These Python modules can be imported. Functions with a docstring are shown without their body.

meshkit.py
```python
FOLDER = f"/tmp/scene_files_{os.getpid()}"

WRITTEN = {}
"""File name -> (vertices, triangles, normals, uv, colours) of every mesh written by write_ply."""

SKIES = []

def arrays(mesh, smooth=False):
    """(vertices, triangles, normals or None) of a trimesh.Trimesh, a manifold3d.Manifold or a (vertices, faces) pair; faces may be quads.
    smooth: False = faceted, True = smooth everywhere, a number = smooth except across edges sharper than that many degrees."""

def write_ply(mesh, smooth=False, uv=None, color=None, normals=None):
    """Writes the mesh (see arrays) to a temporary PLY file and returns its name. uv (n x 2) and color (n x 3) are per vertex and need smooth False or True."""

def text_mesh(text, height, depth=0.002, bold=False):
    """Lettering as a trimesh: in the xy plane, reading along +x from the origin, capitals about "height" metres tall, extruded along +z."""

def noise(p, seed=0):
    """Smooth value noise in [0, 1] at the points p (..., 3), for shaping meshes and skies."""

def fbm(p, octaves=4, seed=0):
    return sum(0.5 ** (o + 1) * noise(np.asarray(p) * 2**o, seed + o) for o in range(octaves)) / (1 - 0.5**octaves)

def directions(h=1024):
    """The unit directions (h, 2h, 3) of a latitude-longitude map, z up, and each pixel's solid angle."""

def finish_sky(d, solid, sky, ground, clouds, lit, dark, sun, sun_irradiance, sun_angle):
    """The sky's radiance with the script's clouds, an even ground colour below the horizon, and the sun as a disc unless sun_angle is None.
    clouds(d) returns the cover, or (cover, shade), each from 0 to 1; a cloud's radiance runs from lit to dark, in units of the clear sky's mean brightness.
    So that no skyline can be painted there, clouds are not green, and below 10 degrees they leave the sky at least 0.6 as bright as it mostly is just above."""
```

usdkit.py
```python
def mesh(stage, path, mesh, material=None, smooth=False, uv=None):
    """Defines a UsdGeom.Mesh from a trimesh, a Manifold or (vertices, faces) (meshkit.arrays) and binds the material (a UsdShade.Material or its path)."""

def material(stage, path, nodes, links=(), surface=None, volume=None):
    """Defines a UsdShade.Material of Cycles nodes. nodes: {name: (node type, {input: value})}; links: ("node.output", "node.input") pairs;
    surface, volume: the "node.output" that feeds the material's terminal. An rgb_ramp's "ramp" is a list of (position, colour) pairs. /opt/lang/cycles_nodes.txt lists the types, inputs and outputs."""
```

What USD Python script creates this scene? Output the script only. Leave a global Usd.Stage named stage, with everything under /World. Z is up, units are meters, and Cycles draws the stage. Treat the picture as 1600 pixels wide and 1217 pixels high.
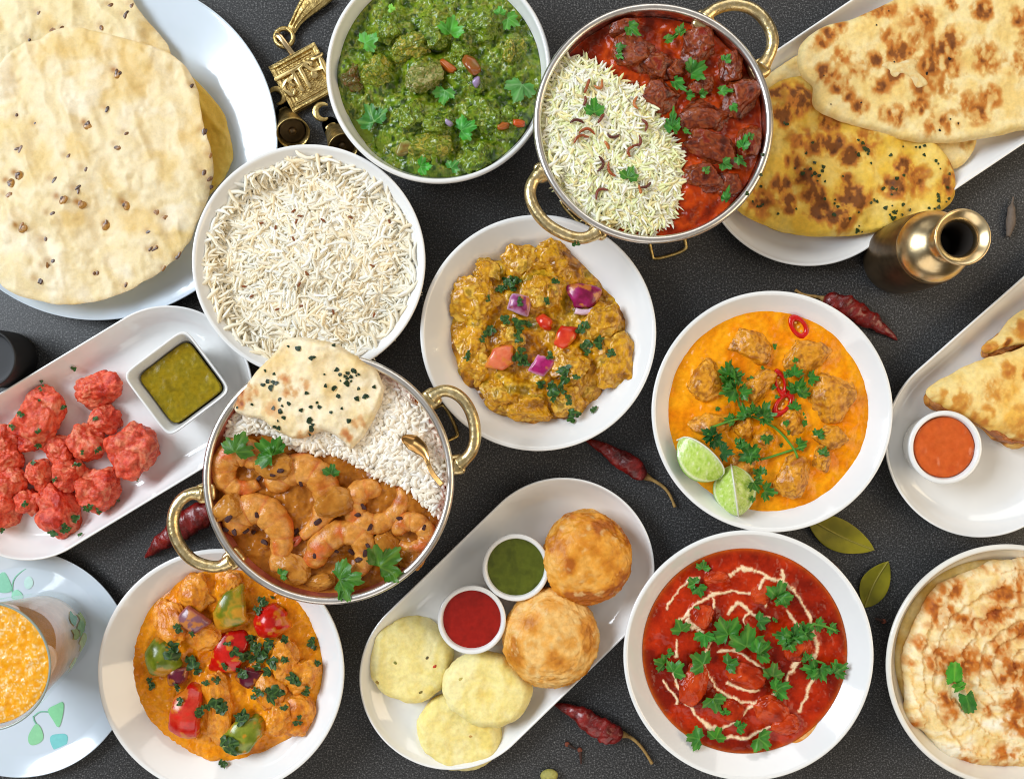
import math, numpy as np, trimesh, usdkit, meshkit, shapely
from pxr import Usd, UsdGeom, UsdLux, UsdShade, Gf, Sdf, Vt
from scipy.spatial import Delaunay, cKDTree
from shapely.geometry import Polygon, LineString
fbm, vnoise = meshkit.fbm, meshkit.noise
PI = math.pi
stage = Usd.Stage.CreateInMemory()
UsdGeom.SetStageUpAxis(stage, 'Z'); UsdGeom.SetStageMetersPerUnit(stage, 1)
UsdGeom.Xform.Define(stage, '/World'); UsdGeom.Scope.Define(stage, '/World/Looks')
# ------------------------------------------------------------------ camera, lamps, exposure
H, S = 0.85, 0.0006                      # camera height above the table, metres per photo pixel on the table
cam = UsdGeom.Camera.Define(stage, '/World/camera')
cam.AddTranslateOp().Set(Gf.Vec3d(0, 0, H))
cam.CreateHorizontalApertureAttr(36.0); cam.CreateFocalLengthAttr(36.0 * H / (1600 * S))
cam.CreateClippingRangeAttr(Gf.Vec2f(0.02, 50)); cam.CreateExposureAttr(0.0)

def rect(name, pos, look, w, h, inten, color):
    l = UsdLux.RectLight.Define(stage, '/World/' + name)
    m = Gf.Matrix4d().SetLookAt(Gf.Vec3d(*pos), Gf.Vec3d(*look), Gf.Vec3d(0, 1, 0) if abs(pos[0]) + abs(pos[1]) < .1 else Gf.Vec3d(0, 0, 1)).GetInverse()
    l.AddTransformOp().Set(m)
    l.CreateWidthAttr(w); l.CreateHeightAttr(h); l.CreateIntensityAttr(inten); l.CreateColorAttr(Gf.Vec3f(*color))
rect('window_light', (-3.0, 1.1, 2.5), (0, 0, 0), 2.1, 1.6, 17.0, (0.84, 0.92, 1.0))
rect('unseen_warm_light', (2.4, -0.3, 1.45), (0, 0, 0), 2.0, 1.4, 3.9, (1.0, 0.80, 0.54))  # source out of view, placed to warm the left inner walls of the bowls
rect('fill_back', (0.5, 2.3, 1.5), (0, 0, 0), 2.8, 1.3, 2.2, (1.0, 0.97, 0.92))  # added fill from the top side, gives the metal something bright to reflect
rect('fill_front', (-0.2, -2.2, 1.4), (0, 0, 0), 2.8, 1.3, 1.7, (1.0, 0.95, 0.88))  # added fill from the bottom side, partner of the one behind
rect('fill_overhead', (0.0, 0.0, 2.7), (0, 0, 0), 5.2, 4.4, 0.28, (1.0, 0.97, 0.93))  # added dim overhead fill so rims and handles reflect less black

# ------------------------------------------------------------------ helpers
def W(px, py, z=0.0):
    k = S * (H - z) / H
    return np.array([(px - 800) * k, -(py - 608.5) * k, z])
def M(r, z=0.0): return r * S * (H - z) / H
def srgb(h):
    c = np.array([int(h[i:i + 2], 16) for i in (1, 3, 5)]) / 255.0
    return np.where(c <= 0.04045, c / 12.92, ((c + 0.055) / 1.055) ** 2.4)
def rng(seed): return np.random.default_rng(seed)
def sstep(a, b, x): t = np.clip((x - a) / (b - a), 0, 1); return t * t * (3 - 2 * t)

# height map of everything built so far, so that things can rest on what is below them
CELL, HX, HY = 0.0008, 0.72, 0.60
HM = np.zeros((int(2 * HY / CELL), int(2 * HX / CELL)))
def register(v, f):
    t = v[f]; e1, e2 = t[:, 1] - t[:, 0], t[:, 2] - t[:, 0]
    area = 0.5 * np.abs(e1[:, 0] * e2[:, 1] - e1[:, 1] * e2[:, 0])
    n = np.minimum(np.ceil(area / 2.5e-7), 4000).astype(int) + 1
    if n.sum() > 900000: n = np.minimum(n, 3)
    idx = np.repeat(np.arange(len(f)), n); g = rng(1)
    a, b = g.random(len(idx)), g.random(len(idx)); s = a + b > 1; a[s], b[s] = 1 - a[s], 1 - b[s]
    p = np.vstack([v, t[idx, 0] + a[:, None] * e1[idx] + b[:, None] * e2[idx]])
    i, j = ((p[:, 1] + HY) / CELL).astype(int), ((p[:, 0] + HX) / CELL).astype(int)
    ok = (i >= 0) & (i < HM.shape[0]) & (j >= 0) & (j < HM.shape[1])
    np.maximum.at(HM, (i[ok], j[ok]), p[ok, 2])
def hm(x, y):
    i = np.clip(((np.asarray(y) + HY) / CELL).astype(int), 1, HM.shape[0] - 2); j = np.clip(((np.asarray(x) + HX) / CELL).astype(int), 1, HM.shape[1] - 2)
    return np.maximum.reduce([HM[i, j], HM[i + 1, j], HM[i - 1, j], HM[i, j + 1], HM[i, j - 1]])
def drop(px, py, z=None):
    zs = np.linspace(.14, 0, 351); k = S * (H - zs) / H; h = hm((px - 800) * k, -(py - 608.5) * k); i = int(np.argmax(h >= zs)); return W(px, py, float(min(h[i], zs[i])))

used = {}
def path(parent, name):
    k = parent + '/' + name; n = used.get(k, 0); used[k] = n + 1
    return k if n == 0 else f'{k}_{n:03d}'
def setd(p, **kw):
    for k, v in kw.items():
        if v: p.SetCustomDataByKey(k, v)
class Thing:
    def __init__(s, name, label, cat, loc, group=None, kind=None):
        s.path = path('/World', name); s.loc = np.asarray(loc, float)
        x = UsdGeom.Xform.Define(stage, s.path); x.AddTranslateOp().Set(Gf.Vec3d(*map(float, s.loc)))
        setd(x.GetPrim(), label=label, category=cat, group=group, kind=kind)
def put(p, vf, mat, col, loc, reg):
    v, f = np.asarray(vf[0], float), np.asarray(vf[1], int)
    if reg: register(v, f)
    m = usdkit.mesh(stage, p, trimesh.Trimesh(v - loc, f, process=False), mat, smooth=True)
    if col is not None:
        c = np.asarray(col, float); c = np.tile(c, (len(v), 1)) if c.ndim == 1 else c
        UsdGeom.PrimvarsAPI(m).CreatePrimvar('col', Sdf.ValueTypeNames.Color3fArray, 'vertex').Set(Vt.Vec3fArray.FromNumpy(np.clip(c, 0, 1).astype(np.float32)))
    return m
class Part:
    pass
def part(parent, name, vf, mat, col=None, label=None, kind=None, reg=True):
    m = put(path(parent.path, name), vf, mat, col, parent.loc, reg)
    setd(m.GetPrim(), label=label, kind=kind)
    q = Part(); q.path = str(m.GetPath()); q.loc = parent.loc
    return q
def solo(name, label, cat, vf, mat, col=None, group=None, kind=None, reg=True):
    v = np.asarray(vf[0]); loc = np.append((v[:, :2].max(0) + v[:, :2].min(0)) / 2, v[:, 2].min())
    m = put(path('/World', name), vf, mat, col, loc, reg); m.AddTranslateOp().Set(Gf.Vec3d(*map(float, loc)))
    setd(m.GetPrim(), label=label, category=cat, group=group, kind=kind)
    q = Part(); q.path = str(m.GetPath()); q.loc = loc
    return q
def join(items):
    vs, fs, n = [], [], 0
    for v, f in items: vs.append(v); fs.append(np.asarray(f) + n); n += len(v)
    return np.vstack(vs), np.vstack(fs)
def joinc(items):
    vf = join([i[:2] for i in items]); return vf, np.vstack([np.broadcast_to(i[2], (len(i[0]), 3)) for i in items])

def loft(rings, cap0=True, cap1=True, closed=True):
    n, m = len(rings[0]), len(rings)
    v = np.vstack(rings); f = []
    for i in range(m - 1):
        a = np.arange(n if closed else n - 1); b = (a + 1) % n
        f += [np.stack([i * n + a, i * n + b, (i + 1) * n + b], 1), np.stack([i * n + a, (i + 1) * n + b, (i + 1) * n + a], 1)]
    a = np.arange(n); b = (a + 1) % n
    if cap0: v = np.vstack([v, rings[0].mean(0)]); f.append(np.stack([b, a, np.full(n, len(v) - 1)], 1))
    if cap1: v = np.vstack([v, rings[-1].mean(0)]); k = (m - 1) * n; f.append(np.stack([k + a, k + b, np.full(n, len(v) - 1)], 1))
    return v, np.vstack(f)
def chaikin(p, it=2):
    p = np.asarray(p, float)
    for _ in range(it):
        q = np.empty((2 * len(p) - 2, p.shape[1])); q[0::2] = .75 * p[:-1] + .25 * p[1:]; q[1::2] = .25 * p[:-1] + .75 * p[1:]
        p = np.vstack([p[:1], q, p[-1:]])
    return p
def spline(pts, n, closed=False):
    from scipy.interpolate import CubicSpline
    p = np.asarray(pts, float)
    if closed: p = np.vstack([p, p[:1]])
    d = np.r_[0, np.cumsum(np.maximum(np.linalg.norm(np.diff(p, axis=0), axis=1), 1e-9) ** .6)]
    cs = CubicSpline(d, p, bc_type='periodic' if closed else 'natural')
    return cs(np.linspace(0, d[-1], n, endpoint=not closed))
def tube(pts, rad, sides=10, flat=1.0, up=(0, 0, 1)):
    p = np.asarray(pts, float); r = np.broadcast_to(np.asarray(rad, float), (len(p),)); t = np.gradient(p, axis=0); t /= np.linalg.norm(t, axis=1)[:, None]
    a = np.linspace(0, 2 * PI, sides, endpoint=False); rings = []
    u0 = np.asarray(up, float)
    for i in range(len(p)):
        u = u0 - t[i] * (u0 @ t[i])
        if np.linalg.norm(u) < 1e-3: u = np.array([1, 0, 0]) - t[i] * t[i][0]
        u /= np.linalg.norm(u); w = np.cross(t[i], u); u0 = u if abs(up[2]) < .5 else np.asarray(up, float)
        rings.append(p[i] + r[i] * (np.cos(a)[:, None] * w + flat * np.sin(a)[:, None] * u))
    return loft(rings)
def torus(c, R, r, n=64, m=10):
    a, b = np.meshgrid(np.linspace(0, 2 * PI, n, endpoint=False), np.linspace(0, 2 * PI, m, endpoint=False), indexing='ij')
    v = np.stack([(R + r * np.cos(b)) * np.cos(a), (R + r * np.cos(b)) * np.sin(a), r * np.sin(b)], -1).reshape(-1, 3) + c
    i, j = np.meshgrid(np.arange(n), np.arange(m), indexing='ij'); A = i * m + j; B = ((i + 1) % n) * m + j; C = ((i + 1) % n) * m + (j + 1) % m; D = i * m + (j + 1) % m
    return v, np.vstack([np.stack([A, B, C], -1).reshape(-1, 3), np.stack([A, C, D], -1).reshape(-1, 3)])
def rotz(a): c, s = math.cos(a), math.sin(a); return np.array([[c, -s, 0], [s, c, 0], [0, 0, 1.]])
def rot(axis, a): return trimesh.transformations.rotation_matrix(a, axis)[:3, :3]

# dishes: a profile (distance from the axis segment, z) lofted round a circle, an oval, a stadium or a rounded square
def ring_fn(c, seg=None, oval=None, square=None, n=120):
    a = np.linspace(0, 2 * PI, n, endpoint=False); c = np.asarray(c[:2], float)
    if seg is not None:
        d = np.asarray(seg[:2]) - c; ang = math.atan2(d[1], d[0]); h = n // 2
        a1 = ang + PI / 2 + np.linspace(0, PI, h); a2 = ang - PI / 2 + np.linspace(0, PI, h)
        ctr = np.vstack([np.tile(c, (h, 1)), np.tile(seg[:2], (h, 1))]); dr = np.r_[a1, a2]; dirs = np.stack([np.cos(dr), np.sin(dr)], 1)
        return lambda d, z: np.c_[ctr + d * dirs, np.full(2 * h, z)]
    if oval is not None:
        q, th = oval; R2 = rotz(th)[:2, :2]
        return lambda d, z: np.c_[c + (np.stack([d * np.cos(a), q * d * np.sin(a)], 1)) @ R2.T, np.full(n, z)]
    if square is not None:
        R2 = rotz(square)[:2, :2]; rr = 1 / (np.abs(np.cos(a)) ** 9 + np.abs(np.sin(a)) ** 9) ** (1 / 9)
        return lambda d, z: np.c_[c + (d * rr[:, None] * np.stack([np.cos(a), np.sin(a)], 1)) @ R2.T, np.full(n, z)]
    return lambda d, z: np.c_[c + d * np.stack([np.cos(a), np.sin(a)], 1), np.full(n, z)]
def dish(profile, it=2, **kw):
    p = chaikin(profile, it); fn = ring_fn(**kw)
    return loft([fn(max(d, 1e-5), z) for d, z in p])
def inner_z(profile, d, it=2):
    p = chaikin(profile, it); k = int(np.argmax(p[:, 1])); return np.interp(d, p[:k + 1, 0], p[:k + 1, 1])

# slabs: an outline filled with a height field (breads, sauces, slices)
def poly(pts, z, n=200, f=None):
    q = [(f(*p) if f else p) for p in pts]
    q = spline(q, n, True); k = S * (H - z) / H
    return np.stack([(q[:, 0] - 800) * k, -(q[:, 1] - 608.5) * k], 1)
def wobble(c, R, amp=0.03, seed=0, n=220, freq=2.0):
    a = np.linspace(0, 2 * PI, n, endpoint=False); P = np.stack([np.cos(a) * freq, np.sin(a) * freq, np.full(n, seed * 3.7)], 1)
    r = R * (1 + amp * 2 * (fbm(P, 4, seed) - .5)); return np.asarray(c[:2]) + np.stack([r * np.cos(a), r * np.sin(a)], 1)
def slab(out, top, bottom, res=0.0012, color=None, flat=False, seed=0):
    ring = LineString(np.vstack([out, out[:1]])); L = ring.length; nb = max(24, int(L / res)); B = np.array([ring.interpolate(t).coords[0] for t in np.linspace(0, L, nb, endpoint=False)])
    pg = Polygon(B).buffer(0); pg = max(pg.geoms, key=lambda g: g.area) if pg.geom_type == 'MultiPolygon' else pg
    x0, y0, x1, y1 = pg.bounds; g = rng(seed); X, Y = np.meshgrid(np.arange(x0, x1, res), np.arange(y0, y1, res)); X[1::2] += res / 2
    Q = np.stack([X.ravel(), Y.ravel()], 1) + g.uniform(-.18, .18, (X.size, 2)) * res; Q = Q[shapely.contains_xy(pg, Q[:, 0], Q[:, 1])]
    dense = np.array([ring.interpolate(t).coords[0] for t in np.linspace(0, L, nb * 3, endpoint=False)]); tree = cKDTree(dense)
    Q = Q[tree.query(Q)[0] > res * .55]; P = np.vstack([B, Q]); d = np.r_[np.zeros(nb), tree.query(Q)[0]] if len(Q) else np.zeros(nb)
    def tri(P):
        T = Delaunay(P).simplices; c = P[T].mean(1); T = T[shapely.contains_xy(pg, c[:, 0], c[:, 1])]
        e1, e2 = P[T[:, 1]] - P[T[:, 0]], P[T[:, 2]] - P[T[:, 0]]; s = e1[:, 0] * e2[:, 1] - e1[:, 1] * e2[:, 0]; T[s < 0] = T[s < 0][:, ::-1]; return T[np.abs(s) > 1e-12]
    T = tri(P); V = np.c_[P, top(P[:, 0], P[:, 1], d)]; n = len(P)
    zb = (lambda p: bottom(p[:, 0], p[:, 1])) if callable(bottom) else (lambda p: np.full(len(p), bottom))
    if flat: Bv, Tb = B, tri(B)
    else: Bv, Tb = P, T
    Vb = np.c_[Bv, zb(Bv)]; a = np.arange(nb); b = (a + 1) % nb
    ccw = np.sum(B[:, 0] * np.roll(B[:, 1], -1) - np.roll(B[:, 0], -1) * B[:, 1]) > 0
    if not ccw: a, b = b, a
    F = np.vstack([T, Tb[:, ::-1] + n, np.stack([a, n + a, n + b], 1), np.stack([a, n + b, b], 1)])
    V = np.vstack([V, Vb]); col = None
    if color is not None:
        cv = color(P[:, 0], P[:, 1], d, V[:n, 2]); col = np.vstack([cv, cv[:len(Bv)]])
    return (V, F), col
def xyz(x, y, s, z=0.0): return np.stack([np.asarray(x) * s, np.asarray(y) * s, np.full(np.shape(x), z, float)], -1)
def blend(a, b, t): return a + (np.asarray(b) - a) * np.asarray(t)[..., None]
def pal(P, cols, scale, seed=0, oct=4, con=2.2):
    cs = [srgb(c) if isinstance(c, str) else np.asarray(c) for c in cols]; t = np.clip((fbm(np.asarray(P) * scale, oct, seed) - .5) * con + .5, 0, 1) * (len(cs) - 1)
    i = np.minimum(t.astype(int), len(cs) - 2); C = np.array(cs); return C[i] + (C[i + 1] - C[i]) * (t - i)[..., None]
def chunk(c, size, ang=0, seed=0, boxy=3.2, cuts=5, rough=.1, freq=2.2, sub=4, tilt=.25, fine=.03):
    ico = trimesh.creation.icosphere(sub); d = ico.vertices; g = rng(seed)
    v = d / (np.sum(np.abs(d) ** boxy, 1) ** (1 / boxy))[:, None]
    for _ in range(cuts):
        n = g.normal(size=3); n[2] = abs(n[2]) * .8; n /= np.linalg.norm(n); s = v @ n - g.uniform(.62, .95); v = v - np.maximum(s, 0)[:, None] * n * .9
    off = g.uniform(0, 50, 3); v = v + d * (rough * 2 * (fbm(v * freq + off, 3, seed) - .5) + fine * 2 * (fbm(v * freq * 4 + off, 3, seed + 5) - .5))[:, None]
    R = rotz(ang) @ rot([1, 0, 0], g.uniform(-tilt, tilt)) @ rot([0, 1, 0], g.uniform(-tilt, tilt))
    return (v * (np.asarray(size) / 2)) @ R.T + c, ico.faces
def place_chunk(name, label, cat, px, py, w, l, h, deg, seed, mat, cols, sink=.35, group=None, scale=90, **kw):
    p = drop(px, py); hh = M(h); c = p + [0, 0, hh * (.5 - sink)]
    vf = chunk(c, (M(w, p[2]), M(l, p[2]), hh), -math.radians(deg), seed, **kw)
    return solo(name, label, cat, vf, mat, pal(vf[0], cols, scale, seed), group)
# leaves
def leaf(size, seed=0, wide=1.0, lobes=3, teeth=.15, nr=5, na=65, curl=.34):
    g = rng(seed); th = np.linspace(-2.25, 2.25, na); cen = [0] if lobes == 1 else ([-1.2, 0, 1.2] if lobes == 3 else [-1.75, -.85, 0, .85, 1.75])
    hw_ = {1: .75, 3: .62, 5: .42}[lobes]
    env = np.max([np.exp(-(np.abs(th - c) / hw_) ** 2.2) * (1 - .12 * abs(c) * g.uniform(.5, 1.6)) for c in cen], 0)
    tooth = np.abs(((th * (2.1 if lobes > 1 else 4.2) + g.uniform(0, 1)) % 1) - .5) * 2; t2 = np.abs(((th * 5.3 + g.uniform(0, 1)) % 1) - .5) * 2
    r = size * (.25 + .36 * env) * (1 + teeth * (1.5 * (tooth - .5) + .9 * (t2 - .5))) + size * .012 * g.normal(size=na); r[0] *= .3; r[-1] *= .3
    rr = np.linspace(0, 1, nr + 1)[1:]; pts = [np.zeros((1, 2))] + [np.stack([q * r * np.sin(th) * wide, q * r * np.cos(th)], 1) for q in rr]
    P = np.vstack(pts) - [0, size * .25]; vein = np.r_[1.0, np.tile(np.exp(-(np.min([np.abs(th - c) for c in cen], 0) / .11) ** 2), nr)]
    z = size * curl * (fbm(xyz(P[:, 0], P[:, 1], 2.2 / size, seed * 1.7), 3, seed) - .5) * 2
    f = [[0, 1 + i + 1, 1 + i] for i in range(na - 1)]
    for k in range(nr - 1):
        a = 1 + k * na
        for i in range(na - 1): f += [[a + i, a + i + 1, a + na + i + 1], [a + i, a + na + i + 1, a + na + i]]
    return np.c_[P, z], np.array(f), vein
def leaf_at(px, py, size, deg, seed=0, cols=('#3e8024', '#70b044'), stiff=.55, lift=.0006, **kw):
    v, f, vein = leaf(M(size), seed, **kw); c = drop(px, py); v = v @ rotz(math.radians(-deg)).T
    x, y = v[:, 0] + c[0], v[:, 1] + c[1]; h = hm(x, y); h = np.where(h < h.max() - M(size) * .5, h.max() - M(size) * .5, h)
    z = (1 - stiff) * h + stiff * h.max() + lift + (v[:, 2] - v[:, 2].min()) * .6
    a, b = srgb(cols[0]), srgb(cols[1]); g = .55 + .8 * fbm(xyz(x, y, 260), 3, seed)
    return np.stack([x, y, z], 1), f, blend(a[None] * g[:, None], b, vein * .45)
def herb(name, label, px, py, size, deg, seed=0, cat='herb leaf', group=None, mat='leaf', **kw):
    v, f, c = leaf_at(px, py, size * (.84 if name != 'mint_leaf' else 1), deg, seed, **kw); g = rng(seed + 77); c = c * g.uniform([.75, .8, .6], [1.3, 1.12, 1.15]); return solo(name, label, cat, (v, f), MAT[mat], c, group, reg=True)
def pinch(px, py, size, seed, cols=('#2f5a20', '#5d8a3a'), n=4):
    g = rng(seed); its = []
    for i in range(n):
        a, r = g.uniform(0, 2 * PI), size * .33 * g.random() ** .5 * (n > 1)
        its.append(leaf_at(px + r * math.cos(a), py + r * math.sin(a), size * g.uniform(.5, .85) if n > 1 else size, g.uniform(0, 360), seed * 7 + i, cols, stiff=.4, wide=g.uniform(.45, .9), nr=3, na=15, curl=.4))
    return joinc(its)
DIRS = ['right of', 'lower right of', 'below', 'lower left of', 'left of', 'upper left of', 'above', 'upper right of']
def near_labels(base, pts, marks):
    out, taken = [], set()
    for (x, y) in pts:
        c = []
        for (mx, my, nm) in marks:
            d = math.hypot(x - mx, y - my); c.append((d, (f'{base} on ' if d < 11 else f'{base} just ' if d < 32 else f'{base} some way ') + ('' if d < 11 else DIRS[int(round(math.atan2(y - my, x - mx) / (PI / 4))) % 8] + ' ') + nm))
        c.sort(); t = next((q for _, q in c if q not in taken), c[0][1]); taken.add(t); out.append(t)
    return out
def clocked(base, on, pts, cx, cy, r):
    return near_labels(base, pts, [(cx + q * r * math.sin(h * PI / 6), cy - q * r * math.cos(h * PI / 6), f"{on} {nm} {'one two three four five six seven eight nine ten eleven twelve'.split()[h - 1]} o'clock") for h in range(1, 13) for q, nm in ((.85, 'rim at'), (.4, 'centre towards'))])
def pinches(pts, label, group, seed, name='chopped_herb', cols=('#2f5a20', '#5d8a3a'), size=16, n=4, f=None, mat='leaf', marks=()):
    labs = near_labels(label[0], [(f(*p[:2]) if f else p[:2]) for p in pts], [(*f(m[0], m[1]), m[2]) if m[2][0] != '!' else (m[0], m[1], m[2][1:]) for m in marks])
    for i, p in enumerate(pts):
        x, y = f(*p[:2]) if f else p[:2]; s = p[2] if len(p) > 2 else size
        vf, c = pinch(x, y, s, seed + i, cols, n); solo(name, labs[i], 'chopped herb', vf, MAT[mat], c, group)
def grains(out, n, L, r, z_off, tilt, cols, seed, bend=.25, layers=(0.0, 0.004), mask=None, zmax=9.):
    g = rng(seed); pg = Polygon(out); x0, y0, x1, y1 = pg.bounds; P = g.uniform([x0, y0], [x1, y1], (n * 3, 2)); P = P[shapely.contains_xy(pg, P[:, 0], P[:, 1])]
    P = P[hm(P[:, 0], P[:, 1]) < zmax]
    P = P[:n]; n = len(P); az = g.uniform(0, 2 * PI, n); ti = g.normal(0, tilt, n); bz = g.normal(0, bend, n); z = hm(P[:, 0], P[:, 1]) + z_off + g.uniform(*layers, n)
    t = np.array([-1, -.85, -.35, .3, .82, 1.]); rp = np.array([.18, .62, 1, 1, .66, .2]); k = 6; a = np.linspace(0, 2 * PI, k, endpoint=False)
    Ls, rs = L * g.uniform(.7, 1.15, n), r * g.uniform(.8, 1.2, n)
    X = t[None, :, None] * Ls[:, None, None] / 2 + np.zeros((1, 1, k)); Yc = (bz[:, None] * (t ** 2)[None] * Ls[:, None] / 2)
    Y = Yc[:, :, None] + rs[:, None, None] * rp[None, :, None] * np.cos(a); Z = rs[:, None, None] * rp[None, :, None] * np.sin(a) * .85
    ct, st = np.cos(ti)[:, None, None], np.sin(ti)[:, None, None]; X, Z = X * ct - Z * st, X * st + Z * ct
    ca, sa = np.cos(az)[:, None, None], np.sin(az)[:, None, None]; X, Y = X * ca - Y * sa, X * sa + Y * ca
    V = np.stack([X + P[:, 0, None, None], Y + P[:, 1, None, None], Z + z[:, None, None]], -1).reshape(-1, 3); m = len(t); f = []
    for i in range(m - 1):
        for j in range(k): A, B = i * k + j, i * k + (j + 1) % k; f += [[A, B, B + k], [A, B + k, A + k]]
    for j in range(1, k - 1): f += [[0, j + 1, j], [(m - 1) * k, (m - 1) * k + j, (m - 1) * k + j + 1]]
    F = (np.array(f)[None] + (np.arange(n) * m * k)[:, None, None]).reshape(-1, 3); cs = np.array([srgb(c) for c in cols]); ci = cs[g.integers(0, len(cs), n)] * g.uniform(.80, .97, (n, 1))
    return (V, F), np.repeat(ci, m * k, 0)

# ------------------------------------------------------------------ materials
MAT = {}
def food(name, rough=.4, bs=500, bstr=.4, bd=.0012, var=.2, vs=180, sss=0., coat=0., spec=.5, rv=.12, bs2=None, srad=(1, .5, .25), sscale=.004):
    nodes = {'at': ('attribute', {'attribute': 'col'}), 'geo': ('geometry', {}), 'n1': ('noise_texture', {'scale': vs, 'detail': 5, 'roughness': .6}),
             'r1': ('rgb_ramp', {'ramp': [(.25, (1 - var,) * 3), (.75, (1 + var * .5,) * 3)]}), 'mx': ('mix', {'mix_type': 'multiply', 'fac': 1.0}),
             'n2': ('noise_texture', {'scale': bs, 'detail': 6, 'roughness': .65}), 'b': ('bump', {'strength': bstr, 'distance': bd}),
             'mr': ('map_range', {'from_min': .3, 'from_max': .7, 'to_min': rough - rv, 'to_max': rough + rv}),
             'p': ('principled_bsdf', {'coat_weight': coat, 'coat_roughness': .12, 'specular_ior_level': spec, 'subsurface_weight': sss, 'subsurface_scale': sscale, 'subsurface_radius': srad})}
    links = [('geo.position', 'n1.vector'), ('geo.position', 'n2.vector'), ('n1.fac', 'r1.fac'), ('at.color', 'mx.color1'), ('r1.color', 'mx.color2'), ('mx.color', 'p.base_color'),
             ('n2.fac', 'b.height'), ('b.normal', 'p.normal'), ('n1.fac', 'mr.value'), ('mr.result', 'p.roughness')]
    MAT[name] = usdkit.material(stage, '/World/Looks/' + name, nodes, links, surface='p.BSDF')
food('sauce_glossy', .16, 300, .25, .001, .22, 260, spec=.24, rv=.08)
food('sauce_smooth', .2, 160, .12, .001, .12, 200, coat=.2, rv=.06, spec=.4)
food('sauce_chunky', .17, 380, .3, .0012, .35, 300, spec=.5, rv=.1)
food('meat_glossy', .2, 400, .45, .0013, .3, 260, spec=.48, rv=.1)
food('batter', .34, 420, .7, .0016, .35, 240, sss=.06, spec=.45)
food('bread', .6, 420, .45, .001, .16, 260, sss=.12, spec=.3)
food('papad_crisp', .5, 900, .5, .0008, .10, 500, sss=.15, spec=.35)
food('pastry', .42, 300, .6, .0012, .22, 170, spec=.4)
food('rice_grain', .4, 300, .1, .0004, .03, 200, spec=.2)
food('vegetable_skin', .22, 220, .2, .0006, .14, 260, coat=.15, rv=.05, spec=.45)
food('fruit_flesh', .25, 500, .4, .0008, .12, 600, sss=.25, coat=.3, srad=(.8, 1, .3))
food('dry_skin', .28, 260, .6, .0014, .3, 300, coat=.35)
food('spice', .6, 700, .7, .001, .3, 500)
food('print_ink', .2, 200, .02, .0002, .05, 200, coat=.4)
def leafmat(name, rough, tr):
    nodes = {'at': ('attribute', {'attribute': 'col'}), 'geo': ('geometry', {}), 'n2': ('noise_texture', {'scale': 650, 'detail': 4}), 'b': ('bump', {'strength': .3, 'distance': .0006}),
             'p': ('principled_bsdf', {'roughness': rough, 'specular_ior_level': .45}), 't': ('translucent_bsdf', {}), 'm': ('mix_closure', {'fac': tr})}
    MAT[name] = usdkit.material(stage, '/World/Looks/' + name, nodes, [('geo.position', 'n2.vector'), ('n2.fac', 'b.height'), ('b.normal', 'p.normal'), ('at.color', 'p.base_color'), ('at.color', 't.color'), ('p.BSDF', 'm.closure1'), ('t.BSDF', 'm.closure2')], surface='m.closure')
leafmat('leaf', .42, .15); leafmat('bay_leaf_skin', .5, .1)
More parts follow.
